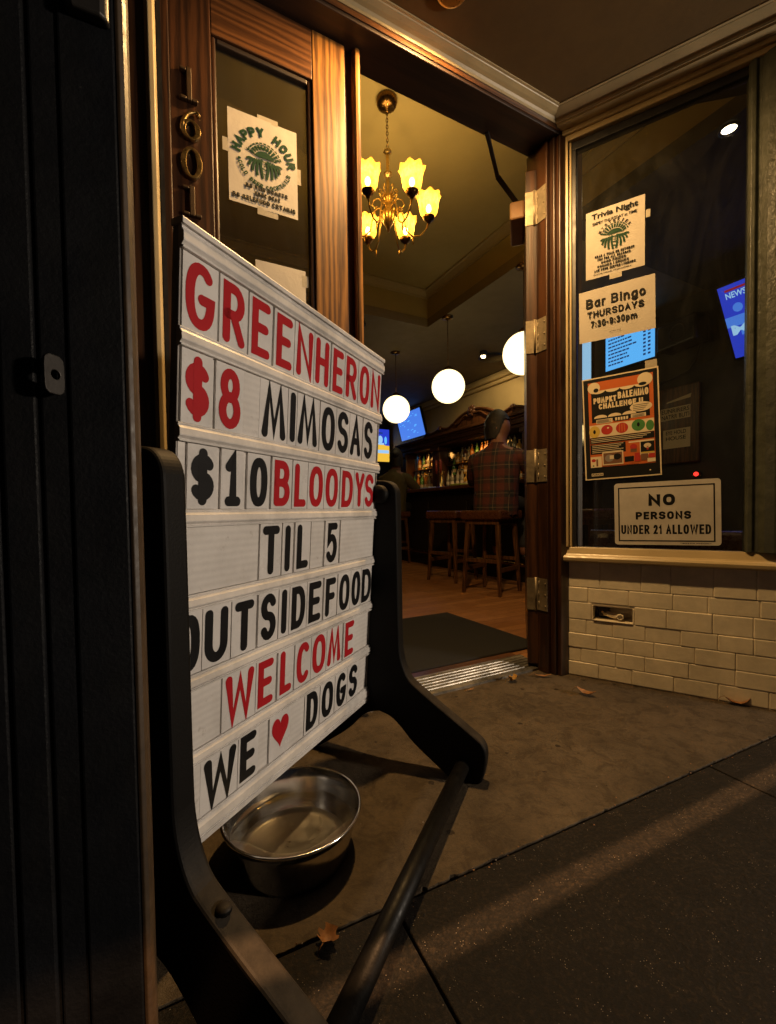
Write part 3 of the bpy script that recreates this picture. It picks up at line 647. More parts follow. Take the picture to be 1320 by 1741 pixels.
m = MB(); m.prism(FB, [(.234, .05), (.234, -.012), (.240, -.022), (.252, -.024), (.262, -.016), (.270, -.018), (.285, -.034), (.31, -.042), (.36, -.044), (.45, -.044), (.45, .05)], 'z', .5682, 2.302); m.build('column', M['column'], sw, bevel=.002)
m = MB(); m.box(FB, (.45, .9), (.02, .06), (.5682, 2.302)); m.build('side_panel', M['column'], sw)

# cream tiled wall below the window, with a recessed hose tap box
tw = thing('tiled_wall', FB(-.05, 0, 0), 'low cream painted tile wall under the shop window', 'wall')
m = MB(); 
for x, z in (((-.402, -.276), (0, .5045)), ((-.116, .70), (0, .5045)), ((-.276, -.116), (0, .254)), ((-.276, -.116), (.319, .5045))): m.box(FB, x, (-.0062, .12), z)
m.build('masonry', M['grout'], tw)
t = MB(); zr = [.5035, .392, .328, .252, .190, .126, .064, .002]; rnd = random.Random(5)
for k in range(7):
    z1, z0 = zr[k], zr[k+1]; x = -.3785 - (.06 if k % 2 else 0); first = True
    while x < .69:
        wd = rnd.uniform(.10, .155); x1 = x+wd; a, b = max(x, -.3785), min(x1, .70)
        if b-a > .02:
            segs = [(a, b)]
            if k == 2: segs = [(a, min(b, -.277)), (max(a, -.115), b)]
            for p, q in segs:
                if q-p < .012: continue
                j = rnd.uniform(-.0016, .0016); zz1, zz0 = z1-.0002, z0+.0002
                if rnd.random() < .03 and q-p > .09 and k != 2:
                    zm = (z0+z1)/2; t.box(FB, (p+.0002, q-.0002), (-.0090+j, 0), (zz0, zm-.001)); zz0 = zm+.001
                dz = 0
                t.add([FB(u, yy, w) for u in (p+.0002, q-.0002) for yy in (-.0095+j, 0) for w in (zz0+dz, zz1+dz)], [(0, 1, 3, 2), (4, 6, 7, 5), (0, 4, 5, 1), (2, 3, 7, 6), (0, 2, 6, 4), (1, 5, 7, 3)])
        x = x1
t.build('tiles', M['tile'], tw, bevel=.0050, seg=3)
m = MB(); m.box(FB, (-.4025, -.379), (-.018, .0), (.0, .5045)); m.build('corner_strip', M['tile'], tw, bevel=.004)
m = MB()
m.box(FB, (-.276, -.270), (-.010, .09), (.2542, .3188)); m.box(FB, (-.122, -.116), (-.010, .09), (.2542, .3188)); m.box(FB, (-.2698, -.1222), (-.013, .09), (.2542, .2585)); m.box(FB, (-.2698, -.1222), (.085, .09), (.2587, .3187)); m.box(FB, (-.2698, -.1222), (-.004, .085), (.3150, .3188))
m.build('tap_box', M['tile'], tw, bevel=.001)
tp = thing('hose_tap', FB(-.2, .03, .26), 'old painted hose tap in the recess of the tiled wall', 'tap')
m = MB(); m.tube(FB, [(-.232, .03, .279), (-.215, .022, .282), (-.19, .018, .276), (-.172, .012, .277)], [.007, .012, .011, .008], 10); m.lathe(Fr(FB(-.168, .008, .277), FB.x, FB.z, -FB.y), [(.0, 0), (.012, 0), (.014, .006), (.010, .012), (.007, .004), (0, .003)], 12); m.build('spout', M['tile'], tp)
m = MB(); m.box(FB, (-.258, -.212), (.04, .08), (.2588, .3145)); m.build('valve_body', M['gunmetal'], tp, bevel=.006)
m = MB(); m.tube(FB, [(-.240, .02, .290), (-.228, .016, .284), (-.222, .014, .276)], .0045, 8); m.build('handle', M['tile'], tp)

# ------------------------------------------------------------------ papers on the glass
def sheet(mb, fr, w, h, mi=0, amp=.0016, seed=0, nx=10, nz=12, t=.0004):
    rr = random.Random(seed); ph = [rr.uniform(0, 6) for _ in range(4)]
    def yy(x, z): return amp*(math.sin(x*23+ph[0])*math.cos(z*17+ph[1])+.6*math.sin(x*41+z*29+ph[2]))-amp*1.4
    vs = [fr(w*i/nx, yy(w*i/nx, h*j/nz), h*j/nz) for i in range(nx+1) for j in range(nz+1)]
    mb.add(vs, [(i*(nz+1)+j, (i+1)*(nz+1)+j, (i+1)*(nz+1)+j+1, i*(nz+1)+j+1) for i in range(nx) for j in range(nz)], mi, True)
inch = .0254
def emblem(mb, fr, c, r, y, mi):
    cx, cz = c
    # fan of a feathered headdress over a banded oval: abstract round mark of the house
    for k in range(11):
        a0 = R(18+k*13.2); a1 = a0+R(9.2)
        for q, (r0, r1) in enumerate(((.62, .88), (.93, 1.02))):
            mb.quad(fr, [(cx+r*r0*math.cos(a0), y, cz+r*r0*math.sin(a0)), (cx+r*r1*math.cos(a0), y, cz+r*r1*math.sin(a0)), (cx+r*r1*math.cos(a1), y, cz+r*r1*math.sin(a1)), (cx+r*r0*math.cos(a1), y, cz+r*r0*math.sin(a1))], mi)
    mb.disc(fr, (cx, cz+.12*r), r*.56, r*.42, y, mi, 20, R(12), R(168))
    for sgn in (-1, 1):
        for k in range(5):
            a = R(-84+19*k); ex, ez = math.cos(a)*.97, math.sin(a)*.97; sx, sz = .16+.115*k, .08-.035*k
            pts = []
            for t in range(9):
                u = t/8; qx = sx+(ex-sx)*u; qz = sz+(ez-sz)*u; pts.append((cx+sgn*r*(qx+.07*math.sin(PI*u)), cz+r*(qz+.05*math.sin(PI*u))))
            mb.ribbon(fr, pts, r*.135, y-.0001*(1+k), mi, caps=False)
    mb.ribbon(fr, [(cx-.16*r, cz+.02*r), (cx-.05*r, cz-.04*r)], r*.07, y-.0002, mi); mb.ribbon(fr, [(cx+.07*r, cz-.04*r), (cx+.17*r, cz+.0*r)], r*.07, y-.0002, mi)
    mb.ribbon(fr, [(cx+.02*r, cz+.0*r), (cx+.06*r, cz-.26*r), (cx-.03*r, cz-.28*r)], r*.05, y-.0002, mi)
    mb.ribbon(fr, [(cx-.10*r, cz-.42*r), (cx+.03*r, cz-.46*r), (cx+.13*r, cz-.41*r)], r*.07, y-.0002, mi)
    mb.ribbon(fr, arc(cx, cz-.2*r, .27*r, .52*r, 200, 340, 12), r*.05, y-.0003, mi)
    mb.ribbon(fr, [(cx-1.0*r, cz+.42*r), (cx-.35*r, cz+.18*r), (cx+.3*r, cz+.20*r), (cx+.62*r, cz+.16*r)], r*.05, y-.0003, mi)

def tapes(parent, fr, lst):
    for x0, x1, z0, z1 in lst:
        m = MB(); m.box(fr, (x0, x1), (-.0007, -.0001), (z0, z1)); m.build('tape', M['tape'], parent)
# happy hour
f = FA.sub((.225, -.0035, 1.6982)); W8, H11 = 8.5*inch, 11*inch
t = thing('happy_hour_flyer', f(W8/2, 0, 0), 'white happy hour flyer with a round green emblem, taped to the door glass', 'flyer')
m = MB(); sheet(m, f, W8, H11, 0, .0006, 1); y = -.0028; c = (W8*.51, H11*.535)
hv_arc(m, f, 'HAPPY HOUR', c, .087, R(168), R(10), .029, .022, .0075, y, 1)
emblem(m, f, (c[0], c[1]), .056, y, 1)
hv_arc(m, f, '*COLD BEER', c, .079, R(190), R(262), .0135, .0092, .0034, y, 1, True)
hv_arc(m, f, 'COCKTAILS', c, .079, R(276), R(344), .0135, .0092, .0034, y, 1, True)
hv(m, f, 'BG VLID DOMETS', .050, .182, .054, .068, .0040, y, 2); hv(m, f, 'EDUC DEAY', .078, .158, .035, .049, .0040, y, 2); hv(m, f, 'BG SELEFUDD CRTAILIS', .010, .207, .014, .029, .0040, y, 2)
m.build('sheet', [M['paper'], M['green'], M['ink']], t)
tapes(t, f, [(-.016, .004, .145, .185), (W8-.003, W8+.012, .115, .165), (.085, .150, -.018, .006), (.09, .155, H11-.004, H11+.012)])
# small flyer lower on the same pane
f = FA.sub((.30, -.0035, 1.26)); t = thing('pale_flyer', f(.08, 0, 0), 'pale flyer low on the door glass, half hidden behind the letter board', 'flyer')
m = MB(); sheet(m, f, .163, .277, 0, .0006, 9); m.build('sheet', [M['paper']], t); tapes(t, f, [(.15, .172, .225, .262)])
# trivia
f = FB.sub((-.2994, .004, 1.7068), 0); f = Fr(f.o, f.x*math.cos(-.0024)+f.z*math.sin(-.0024), f.y, f.z)
t = thing('trivia_flyer', f(W8/2, 0, 0), 'trivia night flyer with a round green emblem, highest paper on the shop window', 'flyer')
m = MB(); sheet(m, f, W8, H11, 0, .0006, 2); y = -.0030
write(m, f, 'Trivia Night', .022, .192, .236, .266, y, 2, .035); write(m, f, 'EMPEY THURSDAY at TIME', .026, .188, .218, .230, y, 2, .02)
arc_text(m, f, 'MYSTERIES', (.108, .152), .062, R(150), R(30), .012, .009, y, 2, .03); emblem(m, f, (.108, .152), .053, y, 1)
for k, (a, b, s_) in enumerate(((.034, .180, 'GRAB A TEAM OR RETURNS'), (.045, .166, 'FUN FOR ALL SEASONS'), (.058, .150, 'GOOD PRIZES'), (.044, .160, 'ROUNDS I DRINKS'), (.032, .184, 'ASK YOUR SERVER I FRIENDS'))): hv(m, f, s_, a, b, .081-k*.0145, .0915-k*.0145, .0029, y, 2)
write(m, f, 'PLEASE DRINK RESPONSIBLY', .03, .17, .011, .016, y, 2, .02)
m.build('sheet', [M['paper'], M['green'], M['ink']], t); tapes(t, f, [(W8+.003, W8+.018, .185, .215), (.09, .135, -.020, .004)])
# bar bingo
f = FB.sub((-.3248, .004, 1.4444)); r_ = .0123; f = Fr(f.o, f.x*math.cos(r_)+f.z*math.sin(r_), f.y, f.z*math.cos(r_)-f.x*math.sin(r_))
t = thing('bingo_flyer', f(H11/2, 0, 0), 'wide bar bingo flyer with black type, between trivia flyer and market poster', 'flyer')
m = MB(); sheet(m, f, H11, W8, 0, .0009, 3); y = -.0042
hv(m, f, 'Bar Bingo', .028, .246, .141, .180, .0072, y, 1); hv(m, f, 'THURSDAYS', .032, .240, .098, .125, .0052, y, 1); hv(m, f, '7:30-9:30pm', .045, .216, .057, .084, .0050, y, 1)
write(m, f, 'see bar staff', .116, .158, .024, .028, y, 1, .01)
m.build('sheet', [M['paper'], M['ink']], t)
# market poster
f = FB.sub((-.3011, .004, .8564)); r_ = .0327; f = Fr(f.o, f.x*math.cos(r_)+f.z*math.sin(r_), f.y, f.z*math.cos(r_)-f.x*math.sin(r_))
PW, PH = 11*inch, 17*inch
t = thing('market_poster', f(PW/2, 0, 0), 'tall black and orange poster with rows of vegetables on the shop window', 'poster')
m = MB(); y0 = -.0015
def rc(x0, x1, z0, z1, y, mi): m.quad(f, [(x0*PW, y, z0*PH), (x1*PW, y, z0*PH), (x1*PW, y, z1*PH), (x0*PW, y, z1*PH)], mi)
m.box(f, (0, PW), (y0, 0), (0, PH), 2); rc(.018, .982, .012, .988, y0-.0003, 0)
rc(.08, .93, .12, .955, y0-.0006, 1); rc(.12, .88, .56, .86, y0-.0009, 0)
L = y0-.0012
# cream scalloped banners
for k in range(4): m.disc(f, ((.22+.19*k)*PW, .868*PH), .095*PW, .03*PH, L, 2, 16, PI, 2*PI)
for k in range(3): m.disc(f, ((.24+.19*k)*PW, .60*PH), .09*PW, .03*PH, L, 2, 16, 0, PI)
m.disc(f, (.16*PW, .90*PH), .085*PW, .055*PH, L-.0002, 2); m.disc(f, (.83*PW, .905*PH), .095*PW, .06*PH, L-.0002, 2)
m.disc(f, (.80*PW, .865*PH), .05*PW, .015*PH, L-.0004, 0); m.disc(f, (.19*PW, .875*PH), .035*PW, .02*PH, L-.0004, 0)
hv(m, f, 'PUMPKT', .15*PW, .46*PW, .745*PH, .80*PH, .0058, L-.0004, 2, .1); hv(m, f, 'BALEMIMO', .48*PW, .87*PW, .76*PH, .825*PH, .0058, L-.0004, 2, .1)
hv(m, f, 'CHALLENGE U', .22*PW, .80*PW, .685*PH, .738*PH, .0058, L-.0004, 2, .1)
m.disc(f, (.77*PW, .655*PH), .14*PW, .045*PH, L-.0002, 2)
for k in range(4): rc(.67, .87-.02*k, .672-.016*k, .677-.016*k, L-.0005, 0)
rc(.18, .40, .545, .585, L, 2); rc(.42, .62, .548, .592, L, 0); rc(.64, .83, .56, .595, L, 2)
for k in range(4): rc(.19, .38-.03*(k % 2), .551+.008*k, .555+.008*k, L-.0003, 0); rc(.66, .81, .564+.007*k, .567+.007*k, L-.0003, 0)
for k in range(5): rc(.435+.036*k, .46+.036*k, .556, .584, L-.0003, 2)
rc(.085, .925, .415, .535, L, 2)
for cx, cz, rx, rz, mi in ((.15, .470, .075, .058, 3), (.32, .478, .078, .048, 4), (.52, .478, .08, .05, 4), (.73, .485, .085, .055, 5), (.875, .47, .05, .048, 5)): m.disc(f, (cx*PW, cz*PH), rx*PW, rz*PH, L-.0003, mi)
for cx, cz in ((.15, .47), (.73, .49)): m.disc(f, (cx*PW, cz*PH), .018*PW, .02*PH, L-.0006, 0)
for k in range(-1, 2): m.ribbon(f, [((.52+.035*k)*PW, .445*PH), ((.52+.03*k)*PW, .515*PH)], .004, L-.0006, 1)
m.disc(f, (.335*PW, .495*PH), .014*PW, .008*PH, L-.0006, 2)
rc(.085, .925, .352, .412, L, 0); rc(.085, .56, .25, .345, L, 0)
for k in range(3): rc(.10, .88-.05*k, .397-.016*k, .402-.016*k, L-.0003, 2)
for k in range(5): rc(.11, .53-.03*(k % 3), .332-.017*k, .337-.017*k, L-.0003, 2)
rc(.60, .92, .20, .34, L, 2); rc(.585, .74, .14, .325, L-.0002, 1); rc(.75, .92, .225, .325, L-.0003, 0)
m.disc(f, (.835*PW, .285*PH), .045*PW, .022*PH, L-.0006, 2); rc(.825, .848, .245, .28, L-.0006, 4); rc(.755, .915, .215, .228, L-.0006, 3)
m.disc(f, (.66*PW, .285*PH), .045*PW, .028*PH, L-.0006, 4); rc(.62, .70, .235, .268, L-.0006, 6); rc(.67, .74, .145, .225, L-.0008, 4)
rc(.245, .525, .135, .262, L-.0004, 2); rc(.26, .51, .145, .252, L-.0006, 6); m.disc(f, (.34*PW, .20*PH), .06*PW, .035*PH, L-.0008, 7); m.disc(f, (.445*PW, .21*PH), .05*PW, .03*PH, L-.0008, 0); rc(.345, .40, .19, .225, L-.001, 2)
rc(.085, .235, .12, .225, L-.0004, 2); m.disc(f, (.125*PW, .19*PH), .03*PW, .016*PH, L-.0006, 4); rc(.16, .185, .13, .20, L-.0006, 6); rc(.11, .13, .13, .145, L-.0006, 5)
rc(.54, .66, .15, .20, L-.0006, 0); rc(.75, .84, .15, .21, L-.0006, 6); rc(.85, .92, .17, .21, L-.0006, 4); rc(.83, .93, .13, .165, L-.0009, 2)
for k in range(2): rc(.24, .72, .118+.006*k, .121+.006*k, L-.0007, 0)
rc(.09, .25, .035, .062, L, 2); write(m, f, 'PUNCH', .10*PW, .24*PW, .040*PH, .057*PH, L-.0004, 0, .03); m.disc(f, (.86*PW, .055*PH), .01*PW, .006*PH, L, 2, 10)
m.build('sheet', [M['ink'], M['orange'], M['cream'], M['yellow'], M['redp'], M['greenp'], M['brownp'], M['greyp']], t); tapes(t, f, [(PW-.045, PW-.004, PH-.001, PH+.030)])
# no persons sign
f = FB.sub((-.1873, .002, .583)); r_ = .0161; f = Fr(f.o, f.x*math.cos(r_)+f.z*math.sin(r_), f.y, f.z*math.cos(r_)-f.x*math.sin(r_))
SW, SH = 14*inch, 10*inch
t = thing('age_sign', f(SW/2, 0, 0), 'white plastic sign reading NO PERSONS UNDER 21 ALLOWED in the shop window', 'sign')
m = MB(); q = .012; pts = []
for cx, cz, a in ((SW-q, q, -90), (SW-q, SH-q, 0), (q, SH-q, 90), (q, q, 180)): pts += [(cx+q*math.cos(R(a+15*k)), cz+q*math.sin(R(a+15*k))) for k in range(7)]
m.prism(f, pts, 'y', -.0022, 0); y = -.0026; b = .0048
for x0, x1, z0, z1 in ((.014, SW-.018, .014, .014+b), (.014, SW-.018, SH-.018-b, SH-.018), (.014, .014+b, .014+b, SH-.018-b), (SW-.018-b, SW-.018, .014+b, SH-.018-b)): m.quad(f, [(x0, y, z0), (x1, y, z0), (x1, y, z1), (x0, y, z1)], 1)
hv(m, f, 'NO', .122, .212, .158, .203, .0125, y, 1); hv(m, f, 'PERSONS', .077, .263, .103, .134, .0078, y, 1); hv(m, f, 'UNDER 21 ALLOWED', .024, .325, .044, .081, .0068, y, 1)
write(m, f, '* MADE FOR WINDOWS *', .228, .325, .005, .0095, y, 1, .02)
m.build('plate', [M['signplate'], M['ink']], t, bevel=.0006)

# ------------------------------------------------------------------ letter board sign
th_, ti = R(25.43), R(3.97)
d = Vector((math.sin(th_), math.cos(th_), 0)); n_ = Vector((math.cos(th_), -math.sin(th_), 0)); up = (Vector((0, 0, math.cos(ti)))+n_*math.sin(ti))
FS = Fr((-.0309, 1.2439, .82), d, up.cross(d), up)
t0 = R(24.4); FL = Fr((0, 0, 0), (math.cos(t0), -math.sin(t0), 0), (math.sin(t0), math.cos(t0), 0))   # x across the sign (front positive), y along it
sg = thing('letter_board_sign', FL(-.545, .78, 0), 'white letter board sign with red and black letters swinging in a black plastic frame', 'sign')
UL, UR = -.647, .019
m = MB(); m.box(FS, (UL, UR), (.004, .016), (-.628, .336)); m.build('panel', M['board'], sg, bevel=.001)
m = MB(); m.box(FS, (UL-.0035, UL-.0005), (.001, .017), (-.632, .340)); m.build('side_cap', M['edge'], sg, bevel=.001)
m = MB(); m.box(FS, (UR+.0005, UR+.005), (.001, .017), (-.632, .340)); m.build('side_cap', M['edge'], sg, bevel=.001)
rails = [(.336, .304, .0075), (.1935, .1655, 0), (.0535, .0255, 0), (-.0775, -.105, 0), (-.2135, -.240, 0), (-.3455, -.372, 0), (-.4765, -.503, 0), (-.604, -.640, -.004)]
for k, (zt, zb, ex) in enumerate(rails):
    h = zt-zb; pr = [(.0045, zt), (-.0030, zt), (-.0036, zt-.0016), (-.0026, zt-.0034), (-.0068, zt-h*.30), (-.0078, zt-h*.64), (-.0076, zb+h*.30), (-.0036, zb+h*.15), (-.0036, zb+h*.12), (-.0066, zb+h*.10), (-.0066, zb), (.0045, zb)]
    m = MB(); m.prism(FS, pr, 'x', UL-.004, UR+.006)
    if k == 0: m.prism(FS, [(.018, zt+.0105), (-.006, zt+.0105), (-.0075, zt+.008), (-.0075, zt+.0008), (.018, zt+.0008)], 'x', UL-.006, UR+.006)
    if k == 7: m.prism(FS, [(.018, zb-.0008), (-.006, zb-.0008), (-.006, zb-.006), (.018, zb-.006)], 'x', UL-.004, UR+.006)
    m.build('rail', M['rail'], sg, bevel=.0006)
rows = [
 ('r', .3035, .1940, [('G', -.641, -.585), ('R', -.568, -.518), ('E', -.501, -.453), ('E', -.434, -.386), ('N', -.371, -.315), ('H', -.303, -.252), ('E', -.233, -.187), ('R', -.173, -.12), ('O', -.104, -.051), ('N', -.040, .014)], 0),
 ('r', .1650, .0540, [('$', -.638, -.592), ('8', -.572, -.523)], .0),
 ('b', .1650, .0540, [('M', -.468, -.398), ('I', -.386, -.366), ('M', -.358, -.287), ('O', -.27, -.215), ('S', -.202, -.151), ('A', -.14, -.085), ('S', -.067, -.018)], 0),
 ('b', .0250, -.0770, [('$', -.624, -.578), ('1', -.556, -.517), ('0', -.494, -.447)], 0),
 ('r', .0250, -.0770, [('B', -.427, -.378), ('L', -.362, -.321), ('O', -.309, -.256), ('O', -.244, -.190), ('D', -.171, -.116), ('Y', -.105, -.055), ('S', -.049, .002)], 0),
 ('b', -.1055, -.2130, [('T', -.455, -.405), ('I', -.388, -.368), ('L', -.346, -.304), ('5', -.23, -.183)], 0),
 ('b', -.2405, -.3450, [('O', -.645, -.599), ('U', -.589, -.538), ('T', -.522, -.473), ('S', -.453, -.408), ('I', -.392, -.372), ('D', -.357, -.308), ('E', -.294, -.245), ('F', -.225, -.18), ('O', -.162, -.110), ('O', -.099, -.051), ('D', -.042, .014)], 0),
 ('r', -.3725, -.4760, [('W', -.54, -.467), ('E', -.455, -.410), ('L', -.388, -.349), ('C', -.331, -.281), ('O', -.271, -.216), ('M', -.206, -.143), ('E', -.122, -.076)], 0),
 ('b', -.5035, -.6035, [('W', -.584, -.509), ('E', -.498, -.455)], 0), ('r', -.5035, -.6035, [('heart', -.408, -.353)], 0), ('b', -.5035, -.6035, [('D', -.287, -.240), ('O', -.223, -.171), ('G', -.155, -.106), ('S', -.091, -.044)], 0)]
rnd = random.Random(11)
for col, zt, zb, L, _ in rows:
    for k, (ch, a, b) in enumerate(L):
        m = MB(); dz = rnd.uniform(-.0012, .0012); pad = .0065
        x0 = a-pad; x1 = b+pad
        if k > 0: x0 = max(x0, (L[k-1][2]+a)/2+.0009)
        if k < len(L)-1: x1 = min(x1, (b+L[k+1][1])/2-.0009)
        x0 = max(x0, UL+.001); x1 = min(x1, UR-.0005)
        m.box(FS, (x0, x1), (-.0005, .0032), (zb+.0002, zt-.0002), 0)
        w = .0172 if col == 'b' else .0164
        zz0, zz1 = zb+.0055+dz, zt-.0055+dz
        if ch == 'heart': zz0, zz1 = zb+.018, zt-.014
        glyph(m, FS, ch, a, b, zz0, zz1, w, -.0011, 1)
        m.build('letter_tile', [M['tilewhite'], M['red'] if col == 'r' else M['black']], sg)
# extra blank tiles that show their edges in the rows
for x0, x1, zt, zb in ((-.517, -.474, .165, .054), (-.648, -.635, .025, -.077), (-.648, -.466, -.1055, -.213), (-.294, -.245, -.1055, -.213), (-.166, .017, -.1055, -.213), (-.648, -.550, -.3725, -.476), (-.648, -.590, -.5035, -.6035), (-.346, -.296, -.5035, -.6035)):
    m = MB(); m.box(FS, (x0, x1), (.0, .0034), (zb+.0004, zt-.0004)); m.build('blank_strip', M['board'], sg)
# side frames: boomerang feet front and back
half = [(-.545, .826), (-.512, .824), (-.495, .816), (-.484, .800), (-.480, .780), (-.480, .36), (-.477, .325), (-.470, .295), (-.458, .267), (-.440, .244), (-.255, .124), (-.241, .110), (-.233, .090), (-.234, .060), (-.243, .014), (-.252, .003), (-.262, 0), (-.325, 0), (-.338, .004), (-.347, .010), (-.440, .075), (-.470, .108), (-.505, .140), (-.545, .150)]
def chaikin(P, keep=()):
    o_ = [P[0]]
    for a, b in zip(P[:-1], P[1:]): o_ += [(a[0]*.75+b[0]*.25, a[1]*.75+b[1]*.25), (a[0]*.25+b[0]*.75, a[1]*.25+b[1]*.75)]
    return o_+[P[-1]]
half = chaikin(chaikin(half))
poly = half + [(-1.09-x, z) for x, z in reversed(half[1:-1])]
for D0, D1 in ((.386, .424), (1.142, 1.180)):
    m = MB(); m.prism(FL, poly, 'y', D0, D1); o = m.build('side_frame', M['plastic'], sg, bevel=.006, seg=3)
    p = MB()
    if D0 < 1: p.lathe(Fr(FL(-.415, D0+.019, .231), FL.x, FL.y, FL.z), [(0, .0), (.010, .0), (.0105, .006), (.006, .009), (0, .009)], 12)
    else: p.lathe(Fr(FL(-.53, D0-.008, .785), FL.x, FL.z, FL.y), [(.0, -.012), (.022, -.012), (.026, -.004), (.026, .008)], 20)
    p.build('bolt_knob', M['plastic'], o)
for s_ in (-.298, -.792):
    m = MB(); m.tube(FL, [(s_, .424, .043), (s_, 1.142, .043)], .0195, 20); m.build('foot_bar', M['tube'], sg)

# ------------------------------------------------------------------ dog bowl and water
bw = thing('dog_bowl', (-.2076, .9282, 0), 'shiny stainless steel dog bowl on the concrete under the letter board', 'bowl')
B0 = Fr((-.2076, .9282, 0))
m = MB(); prof = [(0, .010), (.104, .010), (.112, .013), (.1165, .020), (.125, .048), (.1345, .080), (.1405, .0985), (.1425, .102), (.1455, .1038), (.1475, .1025), (.148, .0995), (.146, .097), (.1425, .0965), (.1380, .081), (.129, .048), (.120, .016), (.117, .004), (.110, 0), (0, 0)]
m.lathe(B0, prof[3:], 72); m.lathe(B0, prof[:4], 72, 1); m.build('shell', [M['steel'], M['steelbase']], bw)
m = MB(); m.lathe(Fr((-.2076, .9282, .058)), [(0, 0), (.06, 0), (.1272, 0), (.1286, .0012)], 64)
tag(m.build('water', M['water']), 'clear shallow water standing in the steel dog bowl', 'water', kind='thing')

# ------------------------------------------------------------------ fallen leaves
def leaf(name, c, rz, L, wd, curl, m_, label, star=False, seed=0, lift=.004):
    rr = random.Random(seed); fr = Fr((c[0], c[1], 0)).sub((0, 0, 0), rz); mb = MB(); n = 10; rowsv = []
    for i in range(n+1):
        t = i/n; w = wd*math.sin(PI*min(1, t*1.02))**.8*(1+.25*rr.uniform(-1, 1)) if not star else wd*(.35+.65*abs(math.sin(t*PI*2.5+.4)))*math.sin(PI*t)**.4
        z = lift+curl*(t-.5)**2*4*L + rr.uniform(0, .002)
        rowsv.append([(L*(t-.5), sgn*w*k, z+abs(k)*curl*1.6*w+rr.uniform(0, .0015)) for sgn, k in ((-1, 1), (-1, .5), (1, 0), (1, .5), (1, 1))])
    vs = [fr(*p) for r0 in rowsv for p in r0]
    mb.add(vs, [(i*5+j, i*5+j+1, (i+1)*5+j+1, (i+1)*5+j) for i in range(n) for j in range(4)], 0, True)
    mb.tube(fr, [(-L*.5, 0, lift+curl*L), (-L*.62, .002, lift+curl*L*.8), (-L*.78, .006, lift)], .0009, 5)
    return tag(mb.build(name, m_), label, 'leaf', 'fallen leaves on the ground')
leaf('fallen_leaf', (-.106, .722), 1.2, .034, .021, .45, M['leafb'], 'crumpled brown leaf on the sidewalk joint below the dog bowl', True, 1)
leaf('fallen_leaf', (.535, 1.845), .5, .045, .02, .5, M['leafy'], 'small yellow leaf lying against the metal threshold', True, 2)
leaf('fallen_leaf', (.682, 1.893), -.1, .075, .008, .15, M['leafb'], 'thin dry leaf stalk near the corner of door and tiles', False, 3)
leaf('fallen_leaf', (.784, 1.70), -.75, .072, .017, .3, M['leafb'], 'curled brown leaf lying alone in the middle of the entry floor', False, 4)
leaf('fallen_leaf', (1.295, 1.598), -.35, .082, .016, .3, M['leafb'], 'long curled tan leaf at the foot of the tiled wall', False, 5)
leaf('fallen_leaf', (.34, 1.76), .6, .04, .004, .1, M['leafb'], 'tiny dry twig of leaf in front of the metal threshold', False, 6)

gm = MB(); rg_ = random.Random(33)
def grain(p, r):
    a = rg_.uniform(0, 6); vs = [p+Vector((r*math.cos(a+2.1*k)*rg_.uniform(.6, 1.2), r*math.sin(a+2.1*k)*rg_.uniform(.6, 1.2), 0)) for k in range(3)]+[p+Vector((rg_.uniform(-.3, .3)*r, rg_.uniform(-.3, .3)*r, r*rg_.uniform(.4, .9)))]
    gm.add(vs, [(0, 1, 3), (1, 2, 3), (2, 0, 3), (0, 1, 2)], rg_.choice((0, 0, 1, 2)))
for k in range(420):
    q = rg_.random()
    if q < .38: p = FF(rg_.uniform(-.4, 1.6), rg_.gauss(-.006, .009), .0002)
    elif q < .60: p = FB(rg_.uniform(-.38, .5), -.012-abs(rg_.gauss(0, .018)), .0002)
    elif q < .72: p = FA(rg_.uniform(.2, 1.6), -.006-abs(rg_.gauss(0, .02)), .0002)
    else: p = Vector((rg_.uniform(-.3, 1.3), rg_.uniform(.7, 1.8), .0002))
    grain(p, rg_.choice((.0008, .001, .0014, .0014, .002, .0028)))
tag(gm.build('grit', [M['leafb'], M['ink'], M['greyp']]), 'scattered grit and crumbs on the concrete floor and joints', 'grit', kind='stuff')

# ------------------------------------------------------------------ black gate leaf at the left with hasp and fitting
GF = Fr((-.262, .464, 0), FF.x, FF.y, FF.z)
gt = thing('gate', GF(-.2, 0, 0), 'tall black painted metal gate leaf standing open at the left edge', 'gate')
m = MB(); xb = [-.60, -.172, -.1125, -.1085, -.082, -.0785, -.0562]
m.box(GF, (-.60, -.1145), (.004, .045), (.01, 3.0)); m.box(GF, (-.1105, -.0835), (.002, .045), (.01, 3.0)); m.box(GF, (-.0802, -.0562), (.003, .045), (.01, 3.0)); m.box(GF, (-.0562, -.0076), (0, .045), (.01, 3.0)); m.box(GF, (-.60, -.0076), (.006, .044), (.012, 2.99))
m.build('leaf', M['gate'], gt, bevel=.0022)
m = MB(); m.prism(GF, [(-.0075, .001), (-.004, -.0005), (.0, .002), (.0028, .008), (.0028, .040), (-.0075, .044)], 'z', .012, 2.99); m.build('edge_bead', M['bead'], gt, bevel=.001)
h = FB and GF
m = MB(); hf = GF.sub((-.066, 0, .872), R(-63))
ring = [(-.0, -.029), (.017, -.022), (.020, -.018), (.020, .018), (.017, .022), (0, .029)]
